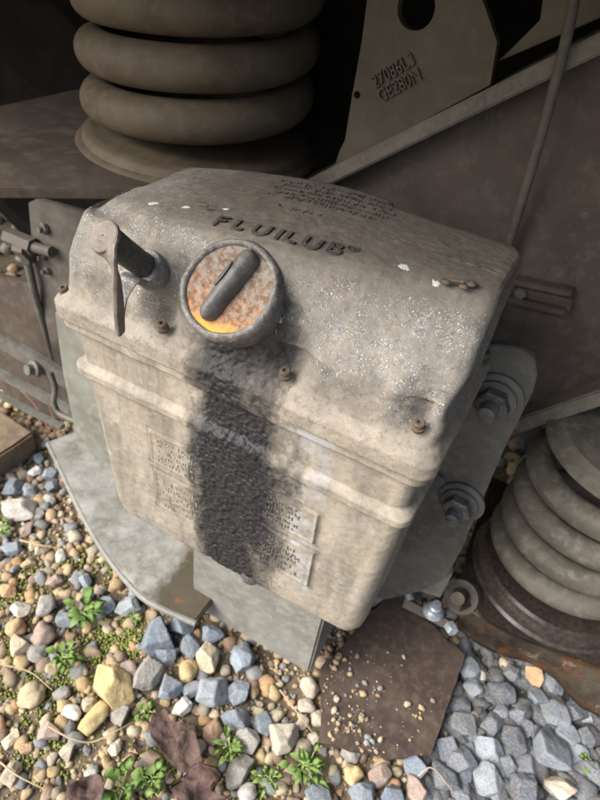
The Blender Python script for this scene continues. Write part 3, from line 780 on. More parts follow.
tube(bm, [at(28, 262, 1, y), at(24, 245, 1, y)], .010, 6); from_bm('elbow', bm, M['left_paint'], pf)
bm = bmesh.new(); tube(bm, bez([at(26, 255, 1, y), at(34, 290, 1, y), at(47, 335, 1, y + .02), at(62, 392, 1, y + .05), at(74, 430, 1, y + .08)], 6), .0058, 12)
from_bm('thin_pipe', bm, M['bracket'], pf)
br = root('brake_rigging', 'dusty grey channel beam and bent rod lying behind the gravel at left', 'brake rigging', (-.35, .35, -.45))
bm = bmesh.new()
for (x0, y0, x1, y1, w, yy) in ((-40, 312, 70, 378, .030, .150), (-40, 352, 72, 412, .016, .145), (-40, 376, 60, 428, .008, .140)):
    p, q = at(x0, y0, 1, yy), at(x1, y1, 1, yy); n = Vector((0, 0, -w)); prism(bm, [p, q, q + n, p + n], (0, .012, 0), .002)
from_bm('channel_beam', bm, M['bracket'], br)
bm = bmesh.new(); p = at(38, 368, 1, .150); lathe(bm, p, (-.2, -1, .3), [(0, 0), (.013, 0), (.013, .008), (.008, .010), (.008, .018), (0, .018)], 24); from_bm('pivot', bm, M['bracket'], br)
bm = bmesh.new(); tube(bm, bez([at(50, 372, 1, .13), at(55, 388, 1, .128), at(54, 403, 1, .126), at(60, 414, 1, .124), at(78, 422, 1, .122)], 8), .0042, 12)
from_bm('bent_rod', bm, M['bracket'], br)
bm = bmesh.new(); prism(bm, [at(-60, 262, 1, .24), at(60, 290, 1, .24), at(90, 400, 1, .24), at(90, 428, 1, .21), at(-60, 385, 1, .21)], (0, .01, 0), .001); from_bm('back_sheet', bm, M['frame'], br)

# ------------------------------------------------------------------ mounting bracket with bolts, right of the box
mb = root('mounting_bracket', 'grey rounded bracket plate with two big bolts right of the lubricator box', 'bracket', (.38, .17, -.35))
y = .176
ol = [(440, 345), (500, 345), (522, 349), (534, 359), (537, 374), (533, 392), (505, 447), (480, 505), (462, 548), (446, 578), (420, 592), (385, 600), (350, 590)]
bm = bmesh.new(); prism(bm, [at(px, py, 1, y) for px, py in ol], (0, .010, 0), .0012)
mp_ = from_bm('bracket_plate', bm, M['bracket'], mb)
bm = bmesh.new(); prism(bm, [at(px, py, 1, .19) for px, py in ((372, 560), (448, 560), (452, 575), (440, 598), (400, 585), (360, 620))], (0, .008, 0), .001)
from_bm('lower_flap', bm, M['green'], mb)  # paler paint stands in for ground light on the bracket's lower end
for px, py in ((497, 396), (462, 500)):
    p = at(px, py, 1, y); ax = Vector((-.05, -1, .02)); bm = bmesh.new()
    lathe(bm, p, ax, [(0, 0), (.0255, 0), (.0262, .0015), (.0262, .0035), (.0245, .005), (.021, .006), (.0205, .0095), (.014, .011)], 40)
    w = from_bm('washer', bm, M['bracket'], mb)
    bm = bmesh.new(); hexnut(bm, p + ax * .010, ax, .0165, .013); from_bm('nut', bm, M['nut'], w)
    bm = bmesh.new(); lathe(bm, p + ax * .022, ax, [(.0088, 0), (.0088, .004), (.0083, .0045), (.0088, .005), (.0088, .009), (.0083, .0095), (.0088, .010), (.0085, .0145), (.006, .016), (0, .0162)], 24)
    from_bm('stud', bm, M['nut'], w)
    bm = bmesh.new(); q = at(px - 22, py - 22, 1, y); hexnut(bm, q, ax, .0075, .006); from_bm('small_bolt', bm, M['nut'], mb)

# hardware low between bracket and seat
hw_ = root('flange_joint', 'small bolted rod end with round collar and zinc nut beside the rusty plate', 'rod joint', (.42, .22, -.48))
bm = bmesh.new(); p = at(461, 597, 1, .22); lathe(bm, p, (-.25, -.75, .6), [(.006, -.02), (.012, -.004), (.018, 0), (.0235, .001), (.0235, -.006), (.024, -.012)], 36)
from_bm('collar', bm, M['left_paint'], hw_)
bm = bmesh.new(); tube(bm, [p + Vector((0, .05, -.03)), p + Vector((-.004, -.012, .009))], .0095, 16); from_bm('socket', bm, M['rust_arm'], hw_)
bm = bmesh.new(); tube(bm, [at(404, 602, 2, -.44), at(452, 626, 2, -.44)], .0085, 4); from_bm('rod_end', bm, M['rust_arm'], hw_)
p = at(433, 612, 2, -.43); bm = bmesh.new(); lathe(bm, p, (0, -.1, 1), [(.0135, 0), (.0145, .002), (.0115, .008), (.0085, .010), (.0085, .016), (.006, .018), (.006, .024), (0, .025)], 24)
from_bm('zinc_cap', bm, M['zinc'], hw_)
bm = bmesh.new(); hexnut(bm, at(449, 625, 2, -.435), (.6, -.6, .2), .0085, .012); from_bm('zinc_nut', bm, M['zinc'], hw_)
bm = bmesh.new(); tube(bm, bez([at(396, 584, 2, -.42), at(406, 588, 2, -.42), at(410, 600, 2, -.425)], 5), .006, 12); from_bm('hook', bm, M['zinc'], hw_)
bm = bmesh.new(); tube(bm, [at(378, 572, 2, -.42), at(412, 600, 2, -.47)], .014, 4); from_bm('dark_lug', bm, M['oily'], hw_)

# ------------------------------------------------------------------ rusty spring seat casting at lower right
ss = root('axle_arm', 'rusty steel seat casting with worn bright edge under the grey spring', 'spring seat', (RC[0], RC[1], GZ))
zt = -.414
edge = [(462, 606), (474, 606), (486, 618), (500, 627), (520, 637), (545, 646), (572, 656), (600, 666), (640, 680)]
E = [Vector((v.x, v.y, zt)) for v in [at(x, y, 2, zt) for x, y in [(w.x, w.y) for w in bez([(a, b, 0) for a, b in edge], 5)]]]
bm = bmesh.new(); back = [Vector((E[-1].x + .06, .47, zt)), Vector((.42, .47, zt)), Vector((.425, .30, zt))]
prism(bm, E + back, (0, 0, -.006), 0); from_bm('seat_top', bm, M['oily'], ss)
low = [(452, 625), (468, 638), (485, 648), (505, 656), (530, 664), (556, 680), (572, 700), (592, 714), (640, 735)]
LW = [at(x, y, 2, zt - .062) for x, y in [(w.x, w.y) for w in bez([(a, b, 0) for a, b in low], 5)]]
bm = bmesh.new(); top = [bm.verts.new(p + Vector((0, -.001, .0))) for p in E]; rows = [top]
for k in range(1, 9):
    t = k / 8; rows.append([bm.verts.new(a.lerp(b, t) + Vector((0, 0, 0)) + Vector((0, -.004 * math.sin(t * math.pi), 0)) + Vector((noise.noise(a * 40 + Vector((0, 0, t * 3))),) * 3) * .0012) for a, b in zip(E, LW)])
for A_, B_ in zip(rows, rows[1:]):
    for i in range(len(A_) - 1): bm.faces.new((A_[i], A_[i + 1], B_[i + 1], B_[i]))
geo = bmesh.ops.solidify(bm, geom=bm.faces[:], thickness=-.006)
SK = from_bm('seat_skirt', bm, skirt_mat(), ss, angle=70)

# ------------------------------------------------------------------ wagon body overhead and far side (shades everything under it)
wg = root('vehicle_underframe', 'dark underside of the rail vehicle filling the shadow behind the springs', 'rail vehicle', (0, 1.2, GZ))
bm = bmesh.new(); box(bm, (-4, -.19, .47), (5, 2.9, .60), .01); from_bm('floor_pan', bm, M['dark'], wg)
bm = bmesh.new(); box(bm, (-4, .80, -.35), (5, .86, .465), .01); from_bm('inner_beam', bm, M['dark'], wg)  # black wall added to keep the space behind the springs dark
bm = bmesh.new(); box(bm, (-4, -.22, .43), (5, -.18, .62), .01); from_bm('side_sill', bm, M['dark'], wg)  # out of view; edge set so it shades the lid top and background
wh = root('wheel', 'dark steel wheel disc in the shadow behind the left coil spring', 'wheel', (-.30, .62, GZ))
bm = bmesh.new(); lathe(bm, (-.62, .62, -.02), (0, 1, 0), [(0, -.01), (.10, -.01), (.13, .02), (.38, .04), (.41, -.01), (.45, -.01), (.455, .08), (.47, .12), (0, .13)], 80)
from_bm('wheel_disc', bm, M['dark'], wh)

# ------------------------------------------------------------------ ground
def ground_material():
    k = Nodes('soil'); a = k.noise(9, 10, .7); b = k.noise(90, 8, .75)
    c = k.mix(k.ramp(a, [(.35, 0.0), (.65, 1.0)]), (.06, .046, .030), (.16, .12, .075))
    c = k.mix(k.ramp(b, [(.45, 0.0), (.7, .8)]), c, (.25, .195, .125))
    c = k.mix(k.ramp(k.noise(13, 8, .75, .4), [(.56, 0.0), (.64, .85)]), c, k.mix(b, (.05, .07, .012), (.14, .16, .03)))
    xx = k.sep(); gap_shade = k.ramp(k.math('ADD', xx[0], k.math('MULTIPLY', k.noise(12), .05)), [(.47, 0.0), (.51, .85)])
    c = k.mix(gap_shade, c, (.035, .032, .030))  # shade in the gaps between ballast stones, painted into the soil
    return k.out(c, .95, k.bump(b, .8, .006))
soil = ground_material()
def gh(x, y):
    return GZ + .006 * noise.noise(Vector((x * 5, y * 5, 1))) + .004 * noise.noise(Vector((x * 22, y * 22, 2)))
xs = np.concatenate([-np.geomspace(60, 1.6, 14), np.linspace(-1.5, 1.8, 166), np.geomspace(1.9, 60, 14)])
ys = np.concatenate([-np.geomspace(60, 1.3, 14), np.linspace(-1.2, 1.2, 121), np.geomspace(1.3, 60, 14)])
V = [(x, y, gh(x, y) if abs(x) < 1.9 and abs(y) < 1.35 else GZ) for y in ys for x in xs]; nx = len(xs)
F = [(j * nx + i, j * nx + i + 1, (j + 1) * nx + i + 1, (j + 1) * nx + i) for j in range(len(ys) - 1) for i in range(nx - 1)]
me = bpy.data.meshes.new('ground'); me.from_pydata(V, [], F); me.polygons.foreach_set('use_smooth', [True] * len(F))
o = put('ground', me, soil); o['kind'] = 'structure'

# rusty plate half buried in gravel
rp = root('ground_plate', 'flat rusty brown steel plate lying between pale gravel and blue ballast', 'steel plate', (.4, .1, GZ))
zt = GZ + .024
bm = bmesh.new(); pp = [at(x, y, 2, zt) for x, y in ((392, 592), (466, 655), (448, 704), (431, 754), (386, 757), (318, 742), (322, 668))]
rag = []
for i in range(len(pp)):
    a_, b_ = pp[i], pp[(i + 1) % len(pp)]
    for q in range(14):
        c0 = a_.lerp(b_, q / 14); am = .0018 if i in (1, 2) else .004; rag.append(c0 + Vector((noise.noise(c0 * 60), noise.noise(c0 * 60 + Vector((4, 4, 4))), 0)) * am)
prism(bm, rag, (0, 0, -.005), 0); plate = from_bm('plate', bm, M['rust_plate'], rp, smooth=False)
plate_poly = [(p.x, p.y) for p in pp]
def inside(x, y, poly):
    c = False; j = len(poly) - 1
    for i in range(len(poly)):
        if (poly[i][1] > y) != (poly[j][1] > y) and x < (poly[j][0] - poly[i][0]) * (y - poly[i][1]) / (poly[j][1] - poly[i][1]) + poly[i][0]: c = not c
        j = i
    return c
# wooden plank far left
bm = bmesh.new(); z = GZ + .05; wp = [at(x, y, 2, z) for x, y in ((-60, 400), (-8, 404), (34, 432), (14, 446), (-60, 492))]
prism(bm, wp, (0, 0, -.05), .004); o = from_bm('wooden_plank', bm, M['wood']); recenter(o); tag(o, 'weathered brown wooden plank end lying in the gravel at the far left', 'wooden plank')

# ------------------------------------------------------------------ stones
def leaf_mat(name, c1, c2, trans=.0):
    k = Nodes(name); g = k.n('ShaderNodeNewGeometry')
    c = k.mix(k.math('ADD', k.math('MULTIPLY', g.outputs['Random Per Island'], .6), k.math('MULTIPLY', k.noise(120), .4)), c1, c2)
    m = k.out(c, .55, k.bump(k.noise(300), .3, .0008)); 
    return m
def stone_mat(name, cols, scale=60, bump=.5, speck=True):
    k = Nodes(name); gp_ = k.n('ShaderNodeNewGeometry').outputs['Position']; g = k.n('ShaderNodeNewGeometry'); oi = k.n('ShaderNodeObjectInfo')
    rnd = k.math('FRACT', k.math('ADD', g.outputs['Random Per Island'], oi.outputs['Random']))
    c = k.ramp(rnd, [(i / max(1, len(cols)), cc) for i, cc in enumerate(cols)], 'CONSTANT')
    a = k.noise(scale, 8, .75, .3, gp_); b = k.noise(scale * 9, 6, .8, 0, gp_)
    c = k.mix(k.math('MULTIPLY', k.ramp(a, [(.32, 1.0), (.58, 0.0)]), .55), c, (.12, .09, .06), 'MIX')
    c = k.mix(k.math('MULTIPLY', k.ramp(b, [(.46, 0.0), (.68, 1.0)]), .5), c, (.62, .60, .56))
    c = k.mix(k.math('MULTIPLY', k.ramp(k.noise(scale * 14, 3, .8, 0, gp_), [(.36, 1.0), (.48, 0.0)]), .5), c, (.04, .04, .045))
    return k.out(c, .85, k.bump(b, bump * 1.4, .0014, k.bump(a, bump * 1.4, .005)))
GREY_BLUE = [(.18, .235, .295), (.235, .29, .35), (.14, .185, .24), (.30, .345, .395), (.20, .235, .27)]
MS = {
 'blue': stone_mat('blue_grey_stone', GREY_BLUE),
 'dark': stone_mat('dark_blue_stone', [(.13, .16, .195), (.21, .25, .295), (.08, .10, .13), (.28, .32, .365), (.15, .17, .19)]),
 'cream': stone_mat('cream_stone', [(0.600, 0.528, 0.408), (0.696, 0.636, 0.516), (0.528, 0.444, 0.324)]),
 'tan': stone_mat('tan_stone', [(0.552, 0.420, 0.240), (0.480, 0.384, 0.252), (0.600, 0.492, 0.324)]),
 'orange': stone_mat('orange_stone', [(0.540, 0.312, 0.132), (0.504, 0.288, 0.156), (0.600, 0.372, 0.168)]),
 'yellow': stone_mat('yellow_stone', [(0.672, 0.504, 0.204), (0.624, 0.456, 0.180)]),
 'pink': stone_mat('pink_brown_stone', [(0.396, 0.282, 0.228), (0.480, 0.360, 0.306)]),
 'grey': stone_mat('grey_stone', [(0.324, 0.306, 0.270), (0.408, 0.396, 0.360), (0.264, 0.246, 0.210)]),
 'white': stone_mat('white_stone', [(0.744, 0.720, 0.660), (0.672, 0.636, 0.564)]),
}
mix_cols = [(0.503, 0.348, 0.163), (0.571, 0.459, 0.274), (0.312, 0.222, 0.124), (0.234, 0.253, 0.248), (0.485, 0.269, 0.104), (0.260, 0.151, 0.079), (0.607, 0.506, 0.339), (0.398, 0.285, 0.144), (0.209, 0.222, 0.223), (0.538, 0.388, 0.169), (0.451, 0.316, 0.183), (0.329, 0.277, 0.195)]
MS['mix'] = stone_mat('pebble_mix', mix_cols, 90)
MS['ballast'] = stone_mat('ballast_mix', [(.06, .07, .085), (.10, .12, .14), (.13, .145, .165), (.08, .085, .095), (.05, .055, .065), (.15, .16, .17)], 70)

def cut_shape(seed, sub, n, flat=(1, .8, .68), soft=26.0, rough=1.0):
    r = random.Random(seed); bm = bmesh.new(); bmesh.ops.create_icosphere(bm, subdivisions=sub, radius=1)
    pl = []
    for _ in range(n):
        v = Vector((r.gauss(0, 1), r.gauss(0, 1), r.gauss(0, 1))).normalized(); pl.append((v, r.uniform(.62, .92)))
    pl += [(Vector(a), .95) for a in ((1, 0, 0), (-1, 0, 0), (0, 1, 0), (0, -1, 0), (0, 0, 1), (0, 0, -1))]
    off = Vector((seed * 1.7, 2, 5))
    for v in bm.verts:
        d = v.co.normalized(); acc = 0.0
        for nv, k_ in pl:
            c = nv.dot(d)
            if c > .05: acc += math.exp(-soft * k_ / c)
        rad = -math.log(acc) / soft if acc > 0 else 1
        q = d * rad
        q += d * rough * (.045 * noise.noise(q * 2.4 + off) + .022 * noise.noise(q * 7 + off) + .011 * noise.noise(q * 17 + off))
        v.co = Vector((q.x * flat[0], q.y * flat[1], q.z * flat[2])) * 1.12
    return bm
def angular(seed, n=17):
    r = random.Random(seed + 5); return cut_shape(seed, 5, r.choice((9, 11, 13, 15)), (1, r.uniform(.68, .95), r.uniform(.6, .85)), 34.0)
def rounded(seed, sub=3):
    bm = bmesh.new(); bmesh.ops.create_icosphere(bm, subdivisions=sub, radius=1); r = random.Random(seed)
    sx, sy, sz = 1, r.uniform(.62, .95), r.uniform(.5, .8); off = Vector((seed * 3.3, 1, 2))
    for v in bm.verts:
        d = 1 + .36 * noise.noise(v.co * 1.2 + off) + .16 * noise.noise(v.co * 2.8 + off) + .03 * noise.noise(v.co * 9 + off)
        q = v.co * d; v.co = Vector((max(-.85, min(.85, q.x)) * sx, q.y * sy, q.z * sz))
    return bm
ANG, RND = [], []
for i in range(14):
    bm = angular(100 + i); me = bpy.data.meshes.new('stone'); bmesh.ops.recalc_face_normals(bm, faces=bm.faces)
    for f in bm.faces: f.smooth = True
    for e in bm.edges:
        if len(e.link_faces) == 2 and e.calc_face_angle(0) > math.radians(60): e.smooth = False
    bm.to_mesh(me); bm.free(); ANG.append(me)
for i in range(10):
    bm = rounded(30 + i); me = bpy.data.meshes.new('pebble')
    for f in bm.faces: f.smooth = True
    bm.to_mesh(me); bm.free(); RND.append(me)
cache = {}
def stone(px, py, size, kind, label, group, shape='a', asp=1.0):
    """one countable stone; size is its width in the photograph"""
    zc = GZ + .014; p = at(px, py, 2, zc)
    depth = (np.array(p) - CAM) @ RW[:, 2]; s = size / F_PX * depth / 2 * (.98 if shape == 'a' else 1.12)
    src = random.choice(ANG if shape == 'a' else RND); key = (src.name, kind)
    if key not in cache:
        m = src.copy(); m.materials.append(MS[kind]); cache[key] = m
    o = link(bpy.data.objects.new('ballast_stone' if shape == 'a' else 'pebble', cache[key]))
    o.location = (p.x, p.y, gh(p.x, p.y) + s * .48); o.scale = (s * asp ** .5, s / asp ** .5, s)
    o.rotation_euler = (random.uniform(-.35, .35), random.uniform(-.35, .35), random.uniform(0, 6.28))
    STONES.append((px, py, size, o)) if group else None
    tag(o, label, 'stone', group); BIG.append((p.x, p.y, s * .85)); return o
BIG = []
STONES = []
Gb = ('blue-grey angular stone in the pale gravel in front of the metal boxes', 'blue-grey stones in the pale gravel in front of the boxes')
Gd = ('blue-grey ballast stone in the dark ballast between rusty plate and spring seat', 'ballast stones right of the rusty plate')
Gt = ('small tan or brown pebble in the gravel at lower left', 'tan and brown pebbles at lower left')
Gf = ('blue-grey stone along the bottom edge between rusty plate and leaves', 'blue-grey stones along the bottom edge')
Gc = ('cream coloured stone beside the left edge of the rusty plate', 'cream stones beside the rusty plate')
Gk = ('pale blue or white stone in the gravel left of the curved tray', 'stones left of the curved tray')
for x, y, s in ((130, 604, 24), (107, 603, 19), (155, 638, 33), (183, 622, 28), (212, 632, 26), (190, 643, 23), (243, 657, 28), (172, 686, 25), (212, 690, 34), (236, 718, 33),
                (265, 720, 25), (238, 692, 25), (65, 617, 20), (192, 687, 22), (85, 578, 16), (165, 655, 22)):
    stone(x, y, s, 'blue', *Gb)
for x, y, s in ((425 - 0, 685, 1),): pass
for cx, cy, s in ((325, 285, 42), (388, 320, 48), (325, 328, 46), (445, 308, 50), (412, 260, 48), (510, 245, 44), (512, 305, 64), (495, 378, 74), (430, 355, 54), (385, 380, 56),
                  (325, 395, 54), (295, 432, 58), (375, 442, 64), (450, 410, 50), (450, 465, 76), (475, 270, 34), (540, 350, 42), (455, 335, 34), (350, 250, 34), (340, 212, 40), (430, 222, 36),
                  (300, 376, 42), (330, 470, 44), (560, 385, 46), (585, 420, 50), (550, 300, 44), (578, 310, 30), (470, 340, 30), (420, 410, 40), (355, 345, 36), (335, 425, 40), (470, 215, 34), (575, 350, 40), (345, 375, 34), (405, 470, 44), (410, 300, 34)):
    stone(300 + cx / 2, 560 + cy / 2, s / 2 * 1.08, 'dark', *Gd)
for cx, cy, s in ((230, 410, 46), (130, 468, 60), (190, 474, 52), (40, 470, 50), (250, 470, 40)):
    stone(300 + cx / 2, 560 + cy / 2, s / 2, 'blue', *Gf)
for cx, cy, s in ((20, 250, 38), (15, 287, 34), (42, 312, 34), (60, 340, 20), (30, 350, 26), (10, 372, 34), (5, 320, 28)):
    stone(300 + cx / 2, 560 + cy / 2, s / 2 * 1.1, 'cream', *Gc, 'r')
for x, y, s, kk in ((45, 605, 22, 'grey'), (42, 633, 24, 'pink'), (15, 625, 20, 'orange'), (36, 650, 22, 'grey'), (17, 645, 20, 'tan'), (10, 770, 22, 'cream'), (30, 692, 28, 'tan'),
                    (48, 728, 20, 'pink'), (65, 748, 18, 'cream'), (88, 700, 18, 'tan'), (118, 712, 18, 'grey'), (10, 735, 18, 'tan'), (25, 745, 16, 'orange'), (20, 608, 18, 'cream'), (60, 690, 18, 'grey'),
                    (115, 745, 16, 'cream'), (90, 770, 16, 'grey'), (8, 590, 18, 'orange'), (55, 578, 16, 'pink'), (128, 668, 18, 'pink'), (52, 665, 16, 'tan')):
    stone(x, y, s, kk, *Gt, 'r' if random.random() < .4 else 'a')
for x, y, s, kk in ((18, 508, 30, 'white'), (35, 468, 14, 'white'), (12, 485, 20, 'blue'), (38, 455, 14, 'blue'), (48, 470, 16, 'blue'), (52, 482, 16, 'blue'), (28, 485, 16, 'blue'), (37, 510, 14, 'grey'),
                    (60, 552, 14, 'white'), (40, 548, 14, 'tan'), (28, 560, 16, 'tan'), (12, 545, 20, 'blue'), (25, 528, 14, 'pink'), (48, 495, 14, 'grey'), (55, 450, 12, 'blue'), (45, 440, 12, 'white')):
    stone(x, y, s, kk, *Gk, 'a')
stone(112, 684, 44, 'yellow', 'large yellow tan angular stone, biggest in the lower left gravel', None, 'a', 1.3)
stone(148, 673, 38, 'grey', 'large pale grey stone right of the big yellow tan stone', None, 'a')
stone(71, 710, 20, 'white', 'small round white pebble below the big yellow tan stone', None, 'r')
stone(208, 656, 28, 'tan', 'tan stone among blue-grey stones in front of the pale foot box', None, 'a', 1.2)
stone(188, 669, 24, 'yellow', 'smooth yellow pebble among the blue-grey stones', None, 'r')
stone(94, 716, 26, 'yellow', 'flat golden pebble below the large yellow tan stone', None, 'r', 1.7)
stone(183, 704, 22, 'white', 'whitish stone between blue-grey stones above the dry leaf', None, 'a')
stone(214, 728, 22, 'orange', 'orange stone left of the lower blue-grey stones', None, 'a', .8)
stone(286, 735, 32, 'cream', 'large cream grey stone left of the rusty plate corner', None, 'a')
stone(248, 740, 28, 'grey', 'grey tan stone beside the green seedlings at bottom centre', None, 'a')
stone(238, 771, 30, 'grey', 'pale grey stone right of the dry pink leaf', None, 'a', 1.4)
stone(248, 790, 20, 'white', 'white pebble at the bottom edge near the dry leaf', None, 'r')
stone(536, 677, 20, 'orange', 'rusty orange stone in the dark ballast under the spring seat', None, 'a')
stone(476, 713, 15, 'cream', 'slim cream pebble standing in the dark ballast', None, 'a', .6)
stone(484, 672, 12, 'white', 'small white pebble in the dark ballast near the plate corner', None, 'r')
stone(562, 787, 26, 'cream', 'cream stone at the lower right corner of the dark ballast', None, 'a', 1.3)
stone(418, 790, 30, 'pink', 'pink cream wedge stone below the rusty plate at bottom edge', None, 'a', .6)
stone(340, 713, 20, 'orange', 'small orange stone on the left rim of the rusty plate', None, 'a')
stone(352, 750, 20, 'grey', 'small grey stone on the lower rim of the rusty plate', None, 'r')
stone(380, 775, 24, 'pink', 'pinkish brown stone below the rusty plate', None, 'a')
stone(355, 772, 20, 'yellow', 'yellow pebble below the rusty plate', None, 'r')
stone(421, 748, 16, 'orange', 'brown pebble on the lower right corner of the rusty plate', None, 'r')
stone(429, 741, 12, 'cream', 'tiny cream pebble on the right rim of the rusty plate', None, 'r')

ORD = ['first', 'second', 'third', 'fourth', 'fifth', 'sixth', 'seventh', 'eighth', 'ninth', 'tenth', 'eleventh', 'twelfth']
WHERE = {Gb[1]: ('blue-grey stone', 'of pale gravel before the boxes'), Gd[1]: ('blue-grey ballast stone', 'of ballast right of rusty plate'),
         Gt[1]: ('pebble', 'of lower left gravel'), Gf[1]: ('blue-grey stone', 'at bottom edge'), Gc[1]: ('cream stone', 'by the rusty plate'), Gk[1]: ('stone', 'left of the curved tray')}
for grp, (noun, where) in WHERE.items():
    items = sorted([q for q in STONES if q[3]['group'] == grp], key=lambda q: q[1]); nrow = max(1, min(6, round(len(items) / 6))); per = math.ceil(len(items) / nrow)
    big = sorted(q[2] for q in items)[int(len(items) * .6)]
    for r_i in range(nrow):
        row = sorted(items[r_i * per:(r_i + 1) * per], key=lambda q: q[0])
        for c_i, q in enumerate(row):
            q[3]['label'] = '%s %s, %s from left in %s row %s' % ('larger' if q[2] >= big else 'smaller', noun, ORD[c_i], ORD[r_i], where)
def scatter(name, label, mat, count, region, smin, smax, ang_share, avoid=True, zoff=.3, seed=1, z_at=None, lowpoly=True):
    """a bed of loose stones nobody could count, as one mesh"""
    r = random.Random(seed); protos = []
    for i in range(8):
        bm = bmesh.new(); bmesh.ops.create_icosphere(bm, subdivisions=1 if smax < .004 else 2, radius=1); off = Vector((i * 7.7, seed, 0))
        for v in bm.verts:
            d = 1 + .42 * noise.noise(v.co * 1.3 + off) + .15 * noise.noise(v.co * 3 + off); v.co = Vector((v.co.x * d, v.co.y * d * .8, v.co.z * d * .65))
        bm.verts.ensure_lookup_table(); protos.append((np.array([v.co[:] for v in bm.verts]), np.array([[v.index for v in f.verts] for f in bm.faces]))); bm.free()
    if ang_share > 0:
        for q in range(10):
            bm = cut_shape(500 + q, 2, 8, (1, .8, .7), 40.0, 1.6)
            bm.verts.ensure_lookup_table(); protos.append((np.array([v.co[:] for v in bm.verts]), np.array([[v.index for v in f.verts] for f in bm.faces]))); bm.free()
    Vs, Fs, base = [], [], 0; nr_ = 8
    cell = {}
    for (bx, by, bs) in BIG:
        for i in range(int((bx - bs) / .05) - 1, int((bx + bs) / .05) + 2):
            for j in range(int((by - bs) / .05) - 1, int((by + bs) / .05) + 2): cell.setdefault((i, j), []).append((bx, by, bs))
    for _ in range(count):
        x, y = region(r)
        s = smin * (smax / smin) ** (r.random() ** 1.7)
        if avoid:
            if any(math.hypot(x - a, y - b) < c * .9 + s * .35 for a, b, c in cell.get((int(x // .05), int(y // .05)), ())): continue
            if z_at is None and inside(x, y, plate_poly) and not (r.random() < .9 * sm(plate_poly[4][0] + .07, plate_poly[4][0] - .01, x)): continue
        k = r.randrange(8, len(protos)) if r.random() < ang_share and len(protos) > 8 else r.randrange(8)
        v, f = protos[k]; m = (Matrix.Rotation(r.uniform(0, 6.28), 3, 'Z') @ Matrix.Rotation(r.uniform(-.5, .5), 3, 'X'))
        co = (v * s) @ np.array(m).T; z0 = (gh(x, y) if z_at is None else z_at(x, y))
        co = co + np.array([x, y, z0 + s * zoff]); Vs.append(co); Fs.append(f + base); base += len(v)
    Vs = np.concatenate(Vs); Fs = np.concatenate(Fs)
    me = bpy.data.meshes.new(name); me.vertices.add(len(Vs)); me.vertices.foreach_set('co', Vs.ravel().astype(np.float32))
    me.loops.add(len(Fs) * 3); me.loops.foreach_set('vertex_index', Fs.ravel().astype(np.int32)); me.polygons.add(len(Fs))
    me.polygons.foreach_set('loop_start', np.arange(0, len(Fs) * 3, 3, dtype=np.int32)); me.update(calc_edges=True); me.validate()
    me.polygons.foreach_set('use_smooth', [True] * len(me.polygons))
    o = put(name, me, mat); o['kind'] = 'stuff'; o['label'] = label; o['category'] = 'gravel'; return o
def ballast_zone(x, y): return x > plate_poly[2][0] - .01 and y > -.09 - (x - .5) * .2
def reg_gravel(r):
    while True:
        x, y = r.uniform(-1.0, 1.2), r.uniform(-.75, .45)
        if ballast_zone(x, y) and r.random() < .96: continue
        if (x < -.7 or x > .8 or y < -.45) and r.random() < .55: continue
        return x, y
def reg_ballast(r):
    while True:
        x, y = r.uniform(.40, 1.3), r.uniform(-.25, .6)
        if ballast_zone(x, y): return x, y
scatter('pebble_gravel', 'mixed tan cream brown and grey pebbles covering the soil', MS['mix'], 17000, reg_gravel, .0032, .0118, .88, seed=3)
scatter('fine_grit', 'fine tan grit between the pebbles', MS['mix'], 26000, reg_gravel, .0013, .0034, 0.0, avoid=False, seed=5)
scatter('dark_ballast', 'dark blue-grey crushed ballast filling beneath the larger stones', MS['ballast'], 4200, reg_ballast, .009, .018, .95, avoid=False, zoff=-.05, seed=8)
def reg_wide(r):
    while True:
        a = r.uniform(-3.5, 4), r.uniform(-3, 1.0)
        if -1.0 < a[0] < 1.2 and -.75 < a[1] < .45: continue
        return a
scatter('outer_gravel', 'gravel spreading away from the track', MS['mix'], 7000, reg_wide, .012, .028, .6, avoid=False, seed=9)
MOSS = [((62, 565), .030), ((112, 562), .030), ((28, 692), .035), ((100, 640), .03), ((6, 655), .03), ((70, 680), .03), ((150, 770), .03), ((45, 750), .03), ((130, 640), .02), ((245, 762), .03), ((20, 590), .03)]
def reg_moss(r):
    (px, py), sd = r.choice(MOSS); p = at(px, py, 2, GZ); return r.gauss(p.x, sd * .7), r.gauss(p.y, sd * .7)
scatter('moss', 'yellow green moss growing in patches between the pebbles', leaf_mat('moss_green', (.085, .105, .015), (.22, .24, .045)), 5200, reg_moss, .0010, .0030, 0.0, avoid=False, zoff=1.0, seed=21)
def reg_plate(r):
    while True:
        p = at(318 + abs(r.gauss(0, 48)), r.uniform(650, 760) if r.random() < .6 else r.gauss(740, 12), 2, zt)
        if noise.noise(Vector((p.x * 30, p.y * 30, 3))) < r.uniform(-.5, .35): continue
        if inside(p.x, p.y, plate_poly): return p.x, p.y
zt = GZ + .024
scatter('plate_debris', 'crumbs of stone scattered over the rusty plate', MS['mix'], 200, reg_plate, .0007, .0050, .3, avoid=False, seed=12, z_at=lambda x, y: zt)

